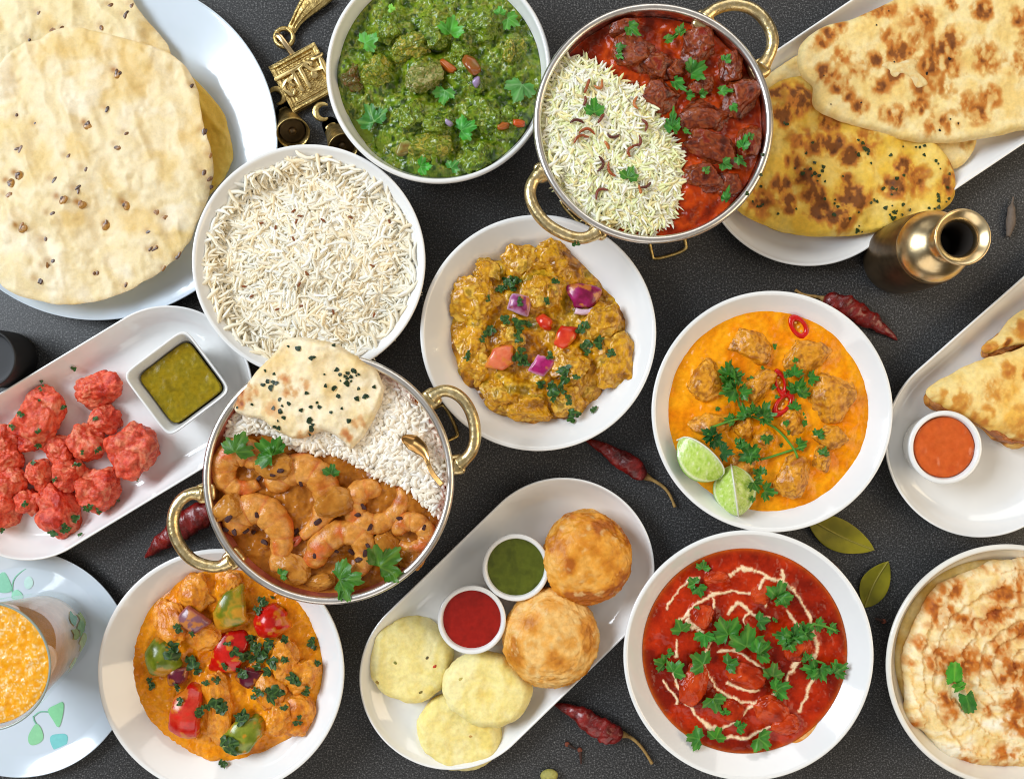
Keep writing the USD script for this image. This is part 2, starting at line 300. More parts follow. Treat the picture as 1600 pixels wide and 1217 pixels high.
def plain(name, color, rough, metallic=0., coat=0., bs=0, bstr=.2, bd=.0006, c2=None, vs=120, **kw):
    nodes = {'geo': ('geometry', {}), 'p': ('principled_bsdf', {'base_color': color, 'roughness': rough, 'metallic': metallic, 'coat_weight': coat, 'coat_roughness': .05, **kw})}; links = []
    if c2 is not None:
        nodes['n1'] = ('noise_texture', {'scale': vs, 'detail': 6, 'roughness': .65}); nodes['r1'] = ('rgb_ramp', {'ramp': [(.38, color), (.62, c2)]})
        links += [('geo.position', 'n1.vector'), ('n1.fac', 'r1.fac'), ('r1.color', 'p.base_color')]
    if bs:
        nodes['n2'] = ('noise_texture', {'scale': bs, 'detail': 3}); nodes['b'] = ('bump', {'strength': bstr, 'distance': bd}); links += [('geo.position', 'n2.vector'), ('n2.fac', 'b.height'), ('b.normal', 'p.normal')]
    MAT[name] = usdkit.material(stage, '/World/Looks/' + name, nodes, links, surface='p.BSDF')
plain('porcelain', (.84, .84, .825), .10, coat=.5, c2=(.81, .81, .80), vs=14)
plain('porcelain_cream', (.80, .77, .70), .16, coat=.5, c2=(.77, .735, .66), vs=14)
plain('porcelain_blue', (.62, .70, .80), .14, coat=.5, c2=(.60, .69, .77), vs=14)
plain('brass_hammered', (.86, .70, .40), .34, 1.0, bs=170, bstr=.6, bd=.0012, c2=(.62, .46, .20), vs=260)
plain('brass_cast', (.80, .60, .24), .40, 1.0, bs=420, bstr=.5, bd=.001, c2=(.42, .28, .09), vs=170)
plain('brass_polished', (.86, .68, .40), .30, 1.0, c2=(.74, .54, .28), vs=60, bs=260, bstr=.12)
plain('brass_bright', (.80, .60, .28), .38, 1.0, c2=(.62, .44, .16), vs=300)
plain('bronze', (.62, .36, .13), .28, 1.0, c2=(.42, .22, .07), vs=120)
plain('painted_neck_shade', (.012, .008, .005), .7)  # near-black colour standing in for the shade inside the vase neck
plain('glass_rim', (.30, .36, .33), .12, coat=.5)
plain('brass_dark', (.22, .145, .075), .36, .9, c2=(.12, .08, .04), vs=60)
plain('steel', (.84, .80, .75), .33, 1.0, bs=220, bstr=.12, c2=(.70, .65, .60), vs=60)
plain('steel_hammered', (.72, .66, .60), .26, 1.0, bs=120, bstr=.8, bd=.002)
plain('copper_wall', (.62, .22, .15), .3, .6, c2=(.50, .13, .09), vs=80)
plain('black_plastic', (.012, .012, .014), .6, bs=500, bstr=.1)
tn = {'geo': ('geometry', {}), 'n1': ('noise_texture', {'scale': 640, 'detail': 4, 'roughness': .75}), 'r1': ('rgb_ramp', {'ramp': [(.38, (.010, .010, .0105)), (.50, (.026, .026, .027)), (.57, (.07, .07, .071)), (.66, (.26, .255, .25))]}),
      'n3': ('noise_texture', {'scale': 5, 'detail': 3}), 'mr': ('map_range', {'from_min': .3, 'from_max': .7, 'to_min': .34, 'to_max': .46}), 'n2': ('noise_texture', {'scale': 700, 'detail': 3}), 'b': ('bump', {'strength': .1, 'distance': .0005}), 'p': ('principled_bsdf', {'specular_ior_level': .5})}
MAT['granite'] = usdkit.material(stage, '/World/Looks/granite', tn, [('geo.position', 'n1.vector'), ('geo.position', 'n2.vector'), ('geo.position', 'n3.vector'), ('n1.fac', 'r1.fac'), ('r1.color', 'p.base_color'), ('n3.fac', 'mr.value'), ('mr.result', 'p.roughness'), ('n2.fac', 'b.height'), ('b.normal', 'p.normal')], surface='p.BSDF')
MAT['clear_glass'] = usdkit.material(stage, '/World/Looks/clear_glass', {'f': ('fresnel', {'IOR': 1.25}), 't': ('transparent_bsdf', {'color': (.97, .98, .97)}), 'g': ('glossy_bsdf', {'roughness': .03, 'color': (1, 1, 1)}), 'h': ('math', {'math_type': 'multiply', 'value2': .35}), 'm': ('mix_closure', {})},
    [('f.fac', 'h.value1'), ('h.value', 'm.fac'), ('t.BSDF', 'm.closure1'), ('g.BSDF', 'm.closure2')], surface='m.closure')

# ------------------------------------------------------------------ the table
tv = np.array([[x, y, z] for z in (0, -.03) for x, y in ((-.95, -.8), (.95, -.8), (.95, .8), (-.95, .8))]); tf = np.array([[0, 1, 2], [0, 2, 3], [4, 6, 5], [4, 7, 6]] + sum([[[i, 4 + i, 4 + (i + 1) % 4], [i, 4 + (i + 1) % 4, (i + 1) % 4]] for i in range(4)], []))
tm = usdkit.mesh(stage, '/World/table', (tv, tf), MAT['granite'], smooth=False)
setd(tm.GetPrim(), kind='structure', label='black speckled granite table top under all the dishes', category='table')

# ------------------------------------------------------------------ bowls, plates and platters
def bowl(name, label, cx, cy, r, zr, prof, mat='porcelain', cat='bowl', group=None):
    """prof: (fraction of the rim radius, fraction of the rim height) from the centre over the rim to the outside."""
    c = W(cx, cy, zr); R = M(r, zr); P = [(a * R, b * zr) for a, b in prof]
    t = Thing(name, label, cat, (c[0], c[1], 0), group)
    v, f = dish(P, c=c); p = chaikin(P, 2); k = int(np.argmax(p[:, 1]))
    part(t, 'body', (v, f), MAT[mat])
    part(t, 'foot_ring', torus(np.array([c[0], c[1], .0022]), P[-2][0] * .93, .0022, 64, 8), MAT[mat], reg=False)
    return c, R, P, t
WIDE = [(0, .16), (.5, .16), (.62, .22), (.80, .62), (.955, .97), (.972, 1.0), (.995, 1.0), (1, .97), (.995, .92), (.90, .66), (.70, .2), (.52, .08), (.50, .05), (0, .05)]
DEEP = [(0, .12), (.5, .12), (.72, .22), (.86, .5), (.945, .9), (.955, 1.0), (.985, 1.0), (1, .96), (.99, .90), (.90, .45), (.74, .12), (.50, .07), (.46, .04), (0, .04)]
FLARE = [(0, .10), (.4, .10), (.55, .2), (.78, .58), (.955, .97), (.972, 1.0), (.995, 1.0), (1, .97), (.99, .92), (.82, .56), (.58, .18), (.40, .07), (.38, .04), (0, .04)]
RICE = bowl('rice_bowl', 'white bowl filled with plain cumin rice left of centre', 482, 408, 183, .055, FLARE)
PALAK = bowl('curry_bowl', 'white bowl of dark green spinach curry at the top edge', 685, 110, 177, .06, DEEP)
YEL = bowl('curry_bowl', 'white bowl of chunky yellow chicken curry in the middle', 841, 520, 185, .045, WIDE)
ORA = bowl('curry_bowl', 'white bowl of smooth orange curry with lime wedges', 1207, 643, 189, .048, WIDE)
RED = bowl('curry_bowl', 'white bowl of bright red curry swirled with cream', 1170, 1024, 196, .048, WIDE)
BUT = bowl('curry_bowl', 'white bowl of orange chicken curry with pepper pieces at lower left', 345, 1050, 193, .045, WIDE)
PAR = bowl('bread_bowl', 'cream white bowl holding flaky flatbread in lower right corner', 1575, 1040, 190, .045, DEEP, 'porcelain_cream')

def platter(name, label, a, b, r, zr, mat='porcelain'):
    ca, cb, R = W(*a, zr), W(*b, zr), M(r, zr); w = M(18)
    P = [(0, .005), (R - 2.6 * w, .005), (R - 1.6 * w, .0065), (R - .55 * w, zr * .72), (R - .0022, zr * .985), (R - .001, zr), (R, zr - .0006), (R - .0004, zr - .002), (R - .7 * w, zr * .45), (R - 1.9 * w, .0015), (R - 2.4 * w, .0003), (0, .0003)]
    mid = (ca + cb) / 2; t = Thing(name, label, 'platter', (mid[0], mid[1], 0)); part(t, 'body', dish(P, c=ca, seg=cb, n=144), MAT[mat])
    return P, t
platter('serving_platter', 'long white platter under naan breads at top right', (1264, 247), (1700, -45), 169, .02)
platter('serving_platter', 'long white platter of folded stuffed flatbread at right edge', (1533, 690), (1800, 455), 150, .024)
platter('serving_platter', 'long white platter of red fritters at left edge', (42, 743), (262, 610), 133, .028)
platter('serving_platter', 'long white platter of pastries and yellow cakes at bottom centre', (704, 1060), (880, 889), 143, .022)

def fit_ellipse(pts):
    p = np.asarray(pts, float); x, y = p[:, 0] - 150, p[:, 1] - 200; x, y = x / 200, y / 200
    A = np.stack([x * x, x * y, y * y, x, y], 1); a, b, c, d, e = np.linalg.lstsq(A, np.ones(len(x)), rcond=None)[0]
    ctr = np.linalg.solve([[2 * a, b], [b, 2 * c]], [-d, -e]); k = 1 + a * ctr[0] ** 2 + b * ctr[0] * ctr[1] + c * ctr[1] ** 2
    w, V = np.linalg.eigh(np.array([[a, b / 2], [b / 2, c]]) / k); ax = 200 / np.sqrt(w); return ctr * 200 + [150, 200], ax, V
PC, PAX, PV = fit_ellipse([(316, 8), (367, 47), (406, 94), (427, 150), (431, 200), (427, 239), (299, 463), (256, 482), (192, 495), (141, 499), (85, 491), (0, 455)])
zr = .020; c = W(*PC, zr); R = M(PAX[0], zr); th = math.atan2(-PV[1, 0], PV[0, 0]); P = [(0, .005), (R * .62, .005), (R * .70, .0075), (R * .985, .019), (R * .992, .02), (R, .0195), (R * .997, .0175), (R * .72, .004), (R * .6, .0005), (0, .0005)]
t = Thing('plate', 'large bluish white oval plate under crisp papads at top left', 'plate', (c[0], c[1], 0)); part(t, 'body', dish(P, c=c, oval=(PAX[1] / PAX[0], th), n=160), MAT['porcelain_blue'])

# saucer with printed leaves
zr = .012; c = W(30, 1037, zr); R = M(178, zr); P = [(0, .004), (R * .80, .004), (R * .86, .0055), (R * .985, .0115), (R * .992, .012), (R, .0116), (R * .995, .0098), (R * .84, .003), (R * .7, .0004), (0, .0004)]
saucer = Thing('saucer', 'pale saucer printed with green leaves under the drinking glass', 'saucer', (c[0], c[1], 0)); part(saucer, 'body', dish(P, c=c), MAT['porcelain_blue'])
def printed(parent, pts, color, z=.0043, name='printed_leaf'):
    vf, col = slab(poly(pts, z, 60), lambda x, y, d: np.full(len(x), z + .0003), z, .004, flat=True); part(parent, name, vf, MAT['print_ink'], srgb(color), reg=False)
for pts, colr in [([(-6, 905), (6, 893), (12, 900), (18, 922), (8, 926), (-5, 922)], '#8fd0b4'), ([(20, 925), (27, 921), (36, 934), (20, 936)], '#9edcc0'), ([(38, 908), (46, 900), (52, 912), (43, 920)], '#c4e6e0'),
                  ([(75, 1108), (88, 1100), (98, 1096), (98, 1118), (91, 1136), (84, 1126)], '#8cd6a2'), ([(44, 1152), (50, 1138), (58, 1130), (68, 1150), (62, 1160), (48, 1163)], '#92d4a4'), ([(79, 1150), (92, 1146), (105, 1148), (101, 1170), (92, 1176), (84, 1170)], '#7fcfd0')]:
    printed(saucer, pts, colr)
for a, b, m in [((20, 932), (44, 886), (22, 905)), ((54, 1118), (76, 1112), (62, 1112)), ((52, 1118), (60, 1134), (54, 1126))]:
    vf = tube(np.array([[*W(*q, .0043)[:2], .0044] for q in spline([a, m, b], 10)]), .0007, 6, .3); part(saucer, 'printed_stem', vf, MAT['print_ink'], srgb('#7fbfa4'), reg=False)

# square sauce dish and the three round cups
def sauce_z(cols, R, c, z, seed, sq=None, wob=.01):
    if sq is None: out = wobble(c, R, wob, seed, 120)
    else: out = ring_fn(c=c, square=sq, n=120)(R, 0)[:, :2]
    return slab(out, lambda x, y, d: z + .0016 * fbm(xyz(x, y, 90, seed), 3, seed) - .0007 * np.exp(-d / .0015) + .0009 * np.exp(-d / .0006), z - .004, .0014, lambda x, y, d, zz: pal(xyz(x, y, 1, z), cols, 140, seed), True)
c = W(276, 598, .045); q = math.atan2(-(510 - 686), 288 - 263) - PI / 4; hs = M(62, .045)
t = Thing('square_dish', 'small square white dish of green chutney on the fritter platter', 'sauce dish', (c[0], c[1], .006))
part(t, 'body', dish([(0, .012), (hs * .55, .012), (hs * .68, .016), (hs * .93, .044), (hs * .96, .045), (hs * .99, .045), (hs, .044), (hs * .98, .041), (hs * .72, .012), (hs * .62, .006), (0, .006)], c=c, square=q, n=160), MAT['porcelain'])
vf, col = sauce_z(['#7a660c', '#9a8012', '#867416', '#a48c1c'], hs * .79, c, .034, 3, q); solo('green_chutney', 'olive green chutney filling the small square white dish', 'chutney', vf, MAT['sauce_glossy'], col)
def cup(label, cx, cy, r, ri, z0, hgt, slabel, cols, seed):
    zr = z0 + hgt; c = W(cx, cy, zr); R = M(r, zr); Ri = M(ri, zr - .006)
    t = Thing('sauce_cup', label, 'sauce cup', (c[0], c[1], z0))
    part(t, 'body', dish([(0, z0 + .004), (R * .6, z0 + .004), (R * .70, z0 + .006), (R * .84, zr - .003), (R * .87, zr - .0005), (R * .92, zr), (R * .98, zr - .0005), (R, zr - .002), (R * .97, zr - .006), (R * .82, z0 + .003), (R * .78, z0), (0, z0)], c=c), MAT['porcelain'])
    vf, col = sauce_z(cols, Ri * 1.02, c, zr - .0045, seed); solo('dipping_sauce', slabel, 'sauce', vf, MAT['sauce_smooth'], col)
cup('round white cup of green sauce, upper of two on pastry platter', 806, 887, 53, 45.5, .005, .035, 'smooth dark green sauce in round cup between the pastries and red cup', ['#4a5210', '#5a6316', '#515a12'], 4)
cup('round white cup of red sauce beside the yellow cakes', 737, 969, 54, 46, .005, .035, 'glossy dark red sauce in round cup next to yellow cakes', ['#8e1408', '#9e180c', '#96150a'], 5)
cup('round white cup of orange sauce on the platter at right edge', 1478, 699, 58, 46.5, .005, .03, 'smooth orange red sauce in round cup beside folded flatbread', ['#c4501a', '#d05e22', '#ca5418'], 6)

# ------------------------------------------------------------------ copper bowls on stands (karahi)
def karahi(label, cx, cy, r, zr, handles, loops, inner):
    c = W(cx, cy, zr); R = M(r, zr); zb = .022
    t = Thing('serving_pan', label, 'serving pan', (c[0], c[1], 0), None)
    hgt = zr - zb; prof = [(0, zb + .004)] + [(R * .955 * math.sin(a), zr - .002 - (hgt - .006) * math.cos(a) ** 1.0) for a in np.linspace(.35, PI / 2, 9)]
    pin = prof + [(R * .965, zr - .001)]
    pout = [(R * .965, zr - .0015)] + [(R * .97 * math.sin(a), zr - .003 - (hgt - .003) * math.cos(a)) for a in np.linspace(PI / 2, .35, 9)] + [(0, zb)]
    v, f = dish(pin + pout, 1, c=c); body = part(t, 'bowl', (v, f), MAT['steel_hammered'])
    a = np.linspace(0, 2 * PI, 140, endpoint=False)
    if inner:
        rr = [(R * .95, zr - .0035), (R * .935, zr - .012), (R * .90, zr - .022)]
        v, f = loft([np.c_[c[:2] + d * np.stack([np.cos(a), np.sin(a)], 1), np.full(140, z)] for d, z in rr][::-1], False, False); part(t, 'inner_band', (v, f[:, ::-1]), MAT['copper_wall'])
    part(t, 'rim', torus(c - [0, 0, .001], R - .0034, .0034, 140, 12), MAT['steel'])
    for h in handles:
        p3 = np.array([W(*q, zr - .006) for q in spline(h, 40)]); p3[:, 2] += .003 * np.sin(np.linspace(0, PI, 40)); rad = np.full(40, M(9.5, zr)); rad[:5] = np.linspace(1.35, 1, 5) * rad[0]; rad[-5:] = np.linspace(1, 1.35, 5) * rad[5]
        v, f = tube(p3, rad, 14); v = v + (v - np.repeat(np.vstack([p3]), 14, 0)[:len(v)] if False else 0) ; hd = part(t, 'handle', (v, f), MAT['brass_hammered'])
        for e in (0, -1):
            d = np.array([*(c[:2] - p3[e][:2]), 0]); d /= np.linalg.norm(d); pos = p3[e] + d * .002 - [0, 0, .003]
            part(hd, 'rivet_plate', chunk(pos, (.017, .017, .012), math.atan2(d[1], d[0]), 3, boxy=4, cuts=0, rough=.02, sub=3, tilt=0), MAT['brass_hammered'])
    part(t, 'stand_ring', torus(np.array([c[0], c[1], .030]), .042, .0028, 64, 8), MAT['brass_cast'])
    g = np.array([c[0], c[1], 0])
    for lp in loops:
        d = np.array([*(W(*lp, .003)[:2] - c[:2]), 0]); dist = np.linalg.norm(d); d /= dist; s = np.array([-d[1], d[0], 0]); w = .0165
        path3 = [g + d * .040 + s * w + [0, 0, .030], g + d * (dist - .006) + s * w + [0, 0, .006], g + d * dist + s * w * .97 + [0, 0, .0022], g + d * dist - s * w * .97 + [0, 0, .0022], g + d * (dist - .006) - s * w + [0, 0, .006], g + d * .040 - s * w + [0, 0, .030]]
        part(t, 'stand_leg', tube(chaikin(path3, 2), .0017, 8), MAT['brass_cast'])
    return c, R, t
K1H = [[(1100, 30), (1112, 19), (1140, 10), (1172, 16), (1196, 38), (1206, 66), (1200, 90), (1190, 106)], [(848, 268), (833, 284), (828, 303), (834, 325), (851, 348), (875, 364), (898, 372), (918, 371), (936, 360)]]
K2H = [[(318, 771), (300, 771), (284, 781), (274, 800), (273, 824), (283, 851), (302, 873), (325, 883), (345, 884), (362, 875)], [(674, 622), (690, 611), (712, 615), (731, 634), (741, 661), (742, 690), (733, 711), (715, 726)]]
C1, R1, K1 = karahi('hammered metal pan of red meat curry and rice at top right', 1021, 193, 188, .09, K1H, [(1047, 399), (893, 336), (1130, 120)], False)
C2, R2, K2 = karahi('hammered metal pan of prawn curry, rice and naan left of centre', 513, 748, 197, .092, K2H, [(706, 655), (330, 760), (520, 560)], True)

# ------------------------------------------------------------------ papads
def papad(pts, z, label, seeds, seed, cols, big=(), arch=.012, n=260):
    out = poly(pts, z, n); cx = out.mean(0)
    out = out + .0016 * (fbm(xyz(out[:, 0], out[:, 1], 60, seed)[:, None, :] + np.array([[0, 0, 0], [9, 0, 0]]), 3, seed) - .5) * 2
    def surf(x, y):
        e = fbm(xyz(x, y, 16, seed), 3, seed); b = 1 - np.abs(2 * fbm(xyz(x * .8 + y * .3, (y - x * .2) * .4, 44, seed), 3, seed + 2) - 1); m = fbm(xyz(x, y, 170, seed), 3, seed + 4) + .55 * sstep(.55, .75, fbm(xyz(x, y, 120, seed + 3.), 2, seed + 5))
        return z + arch * (e - .2) + .0075 * (b - .6) + .0016 * m
    def colr(x, y, d, zz):
        P = xyz(x, y, 1, seed); c = pal(P, cols, 26, seed + 8, 5); g = np.clip((fbm(P * 33, 4, seed + 11) - .56) * 6, 0, 1); c = blend(c, srgb('#e6bc6a'), g * .7)
        for (bx, by) in seeds: p = W(bx, by, z); c = blend(c, srgb('#a8681a'), (.95 if (bx, by) in big else .5) * np.exp(-((x - p[0]) ** 2 + (y - p[1]) ** 2) / .0034 ** 2))
        return c
    vf, col = slab(out, lambda x, y, d: surf(x, y) - .0015 * np.exp(-d / .002), lambda x, y: surf(x, y) - .0022, .0015, colr, seed=seed)
    loc = np.array([*cx, z]); t = Thing('papad', label, 'papad', loc); part(t, 'disc', vf, MAT['papad_crisp'], col)
    g = rng(seed)
    for (sx, sy) in seeds:
        if (sx, sy) in big: part(t, 'blister', chunk(drop(sx + 2, sy + 3), (M(15), M(10), .0022), g.uniform(.3, 1.5), int(sx) + 1, boxy=2.2, cuts=0, rough=.12, sub=3, tilt=.1), MAT['dry_skin'], pal(np.arange(642)[:, None] * [1e-4, 3e-4, 0], ['#8c5a1c', '#b4802e', '#a06a22'], 300, 1), reg=True)
        for k in range(2 if (sx, sy) in big or g.random() < .45 else 1):
            p = drop(sx + g.normal(0, 2.5) * k, sy + g.normal(0, 2.5) * k); s = chunk(p + [0, 0, -.0001], (.0066 * g.uniform(.6, 1.25), .0030 * g.uniform(.8, 1.3), .0009), g.uniform(.3, 1.6), int(sx), boxy=2, cuts=0, rough=.05, sub=2, tilt=.1)
            part(t, 'cumin_seed', s, MAT['dry_skin'], srgb(['#4a2c14', '#6e4418', '#946224', '#5a3616'][int(g.integers(4))]), reg=False)
papad([(60, 150), (150, 60), (260, 90), (330, 150), (352, 185), (363, 225), (363, 258), (353, 282), (330, 305), (250, 400), (120, 400), (50, 280)], .012, 'smooth yellow layer mostly hidden at right under the seeded papad', [], 5, ['#e6bc50', '#ecc65c', '#dcb042'], arch=.004)  # smooth yellow sliver showing to the right of the seeded disc
papad([(-60, 110), (-90, 20), (-40, -90), (60, -130), (160, -80), (215, 8), (243, 47), (266, 84), (240, 140), (120, 180), (20, 170)], .017, 'bubbled papad behind the large one, cut by the top edge', [(61, 20), (85, 48), (196, 26), (159, 43), (46, 62), (100, 48), (172, 9), (205, 9)], 6, ['#f0d090', '#f6e2b4', '#f2d89e'])
PAPS = [(26, 181), (54, 194), (32, 233), (107, 245), (136, 194), (182, 113), (167, 171), (198, 209), (184, 229), (85, 282), (97, 310), (126, 318), (196, 318), (164, 350), (246, 331), (258, 340), (34, 355), (71, 375), (73, 416), (83, 408), (62, 437), (152, 427), (196, 448), (256, 419), (234, 390), (244, 387), (277, 401), (233, 362), (329, 243), (318, 205), (299, 135), (318, 270), (327, 280), (329, 293), (28, 272), (15, 284), (13, 305), (122, 297), (135, 265), (81, 335)]
papad([(124, 45), (160, 55), (192, 63), (256, 81), (286, 100), (303, 126), (320, 180), (328, 215), (336, 248), (331, 299), (318, 340), (295, 385), (256, 423), (215, 448), (171, 466), (107, 478), (60, 470), (21, 457), (-8, 425), (-30, 340), (-40, 250), (-25, 160), (0, 107), (26, 77), (64, 60), (95, 47)], .031, 'large bubbled seeded papad in front on top of the stack', PAPS, 7, ['#eccc8c', '#f5e0b4', '#f0d6a0', '#f8e6c2'], [(136, 194), (97, 310), (126, 318), (196, 318), (28, 272), (15, 284), (182, 113), (34, 355), (164, 350)])

# ------------------------------------------------------------------ breads
def bread(pts, z, th, base, chars, seed, f=None, edge=.006, lump=.004, wob=.001, dark='#5c2c10', mid='#c4782c', res=.0013, fine=.0012, extra=None, fr=30, cstr=1.0, off=0.0):
    out = poly(pts, z, 240, f); out = out + wob * (fbm(xyz(out[:, 0], out[:, 1], 90, seed)[:, None, :] + np.array([[0, 0, 0], [9, 0, 0]]), 3, seed) - .5) * 2
    lo = lambda x, y: z + off * (fbm(xyz(x, y, 9, seed + 1), 2, seed) - .5)
    def top(x, y, d):
        q = np.clip(d / edge, 0, 1); h = th * np.sqrt(np.maximum(1 - (1 - q) ** 2, 0.01)); P = xyz(x, y, 1, seed)
        zz = lo(x, y) + h + q * (lump * (fbm(P * fr * 1.6, 4, seed) - .5) * 2 + fine * (fbm(P * 260, 3, seed + 3) - .5))
        return zz + (extra(x, y, d) if extra else 0)
    def colr(x, y, d, zz):
        P = xyz(x, y, 1, seed); c = pal(P, base, 40, seed + 9, 5); k = np.zeros(len(x))
        for ch in chars:
            p = W(*(f(*ch[:2]) if f else ch[:2]), z); r = M(ch[2] / (ch[4] if len(ch) > 4 else 1.0) if not f else ch[2] / SC)
            s = ch[3] if len(ch) > 3 else .6; k = np.maximum(k, s * np.exp(-(((x - p[0]) ** 2 + (y - p[1]) ** 2) / r ** 2) ** 1.2))
        n = fbm(P * 210 * [1, .7, 1] + .5 * vnoise(P * 60, seed)[:, None], 5, seed + 20); n2 = fbm(P * 60, 4, seed + 21); k = np.clip(k * cstr * (.35 + 1.6 * sstep(.35, .65, n)) * (.55 + .9 * n2), 0, 1.2) + .12 * sstep(.6, .72, n)
        c = blend(c, (srgb(mid) + srgb(base[0])) / 2, sstep(.06, .35, k)); c = blend(c, srgb(mid), sstep(.3, .75, k)); return blend(c, srgb(dark), sstep(.8, 1.45, k))
    return slab(out, top, lo, res, colr, seed=seed)
def flecks(parent, n, out_px, seed, f=None, cols=('#2c3f16', '#4d5f22'), size=(3, 7), name='herb_fleck', pts=None):
    g = rng(seed); P = Polygon([f(*p) if f else p for p in out_px]); x0, y0, x1, y1 = P.bounds; k = 0; cand = [(f(*p) if f else p) for p in pts] if pts else None
    while k < n:
        x, y = (np.array(cand[g.integers(len(cand))]) + g.normal(0, 9, 2)) if cand and g.random() < .75 else (g.uniform(x0, x1), g.uniform(y0, y1))
        if not shapely.contains_xy(P, x, y): continue
        v, fc, c = leaf_at(x, y, g.uniform(*size) * 1.5, g.uniform(0, 360), seed + k, cols, stiff=.3, lift=.0002, wide=g.uniform(.4, .9), nr=2, na=8, curl=.15); part(parent, name, (v, fc), MAT['leaf'], c, reg=False); k += 1
SC = 2.83; Z5 = lambda x, y: (1110 + x / 2.83, y / 2.83)
def bread_thing(name, label, vf, col, mat='bread', cat='bread'):
    v = vf[0]; t = Thing(name, label, cat, np.append((v[:, :2].max(0) + v[:, :2].min(0)) / 2, v[:, 2].min())); part(t, 'loaf', vf, MAT[mat], col); return t
NB = ['#f0ca7a', '#f6d892', '#f8e0a6', '#f2ce82']; NG = ['#ecb83c', '#f2c652', '#f4d070', '#eaba40']
vf, col = bread([(200, 440), (260, 330), (320, 285), (400, 240), (700, 300), (1000, 500), (1130, 570), (1172, 620), (1150, 690), (1085, 745), (900, 720), (600, 640), (330, 520)], .0105, .006, NB, [(1130, 650, 40, .3)], 31, Z5); bread_thing('naan', 'lowest naan mostly hidden beneath the two others on platter', vf, col)
GO = [(250, 395), (390, 340), (470, 365), (560, 480), (700, 560), (860, 590), (990, 640), (1040, 690), (1078, 760), (1085, 840), (1060, 900), (960, 960), (800, 1010), (650, 1040), (500, 1048), (330, 1030), (190, 975), (110, 920), (75, 820), (120, 620), (190, 470)]
GC = [(370, 455, 55, 1.3), (310, 515, 45, .9), (515, 545, 38, 1.3), (470, 650, 40, .9), (530, 645, 40, 1), (605, 700, 40, 1.0), (370, 710, 40, .7), (310, 830, 42, 1.2), (325, 890, 36, 1.3), (340, 930, 25, 1.2), (410, 800, 40, .9), (445, 860, 45, 1.1), (470, 930, 45, 1.1), (620, 880, 60, .9), (560, 970, 55, .9), (800, 830, 50, .75), (840, 740, 45, .7), (610, 800, 30, .7), (1040, 820, 50, .6), (900, 800, 60, .5), (220, 900, 60, .5), (300, 420, 50, .7), (680, 640, 60, .4), (1060, 720, 25, 1.0), (400, 640, 60, .5)]
vf, col = bread(GO, .0165, .006, NG, GC, 32, Z5, edge=.005, cstr=1.6, dark='#4a2008', extra=lambda x, y, d: .002 * np.sin(np.hypot(x - W(*Z5(480, 800), .02)[0], y - W(*Z5(480, 800), .02)[1]) * 190)); t = bread_thing('naan', 'garlic naan with dark char spots and herb flecks', vf, col)
flecks(t, 95, GO, 41, Z5, pts=[(820, 670), (930, 650), (830, 860), (860, 930), (800, 950), (1020, 900), (680, 650), (700, 700), (200, 880), (560, 900), (740, 910), (1040, 740), (650, 1000), (420, 740), (480, 770)])
TO = [(600, 95), (740, 35), (900, -30), (1200, -90), (1500, -60), (1640, 150), (1620, 400), (1500, 540), (1387, 577), (1270, 602), (1150, 622), (1000, 636), (850, 620), (720, 580), (600, 545), (520, 518), (462, 480), (447, 430), (450, 385), (405, 345), (384, 285), (392, 215), (450, 150), (520, 115)]
TC = [(800, 180, 50, .7), (920, 110, 60, .7), (890, 160, 60, .6), (1040, 190, 50, 1.0), (1000, 230, 60, .8), (830, 240, 60, .9), (1060, 300, 60, .8), (960, 300, 50, .9), (930, 390, 50, .7), (1200, 270, 60, .6), (1240, 300, 40, .6), (700, 60, 45, .7), (770, 50, 40, .7), (470, 210, 35, .75), (520, 160, 35, .75), (560, 130, 30, .6), (500, 335, 40, .9), (570, 390, 45, .7), (640, 320, 40, .7), (720, 280, 40, .8), (600, 440, 35, .6), (650, 480, 35, .75), (770, 510, 35, .7), (820, 525, 40, .8), (1190, 60, 40, 1), (1050, 35, 25, .9), (1350, 90, 40, .8), (1170, 510, 45, .8), (1120, 460, 40, .6), (1220, 440, 50, .6), (1010, 545, 60, .5), (740, 385, 40, .6), (910, 475, 40, .7), (1020, 390, 50, .5), (1380, 190, 40, .9), (1340, 300, 50, .5), (800, 340, 40, 1.0), (580, 260, 50, .5), (1450, 400, 60, .6), (960, 575, 40, .5)]
vf, col = bread(TO, .0235, .0065, NB, TC, 33, Z5, edge=.006, lump=.0035, cstr=1.15); t = bread_thing('naan', 'large plain naan with golden char spots on top of the pile', vf, col)
vf, cc = slab(poly([(770, 280), (800, 262), (835, 270), (900, 252), (925, 270), (915, 295), (945, 325), (975, 362), (960, 372), (925, 378), (905, 345), (875, 322), (850, 316), (835, 332), (808, 318), (805, 300)], .036, 90, Z5), lambda x, y, d: hm(x, y) + .0004 * np.minimum(d / .001, 1), lambda x, y: hm(x, y) - .001, .0012, lambda x, y, d, z: pal(xyz(x, y, 1), ['#f2d898', '#e8c078', '#f4dca4'], 260)); part(t, 'torn_crust', vf, MAT['bread'], cc, reg=False)
flecks(t, 14, TO, 43, Z5, cols=('#1c140c', '#3a2a14'), size=(2.5, 4.5))

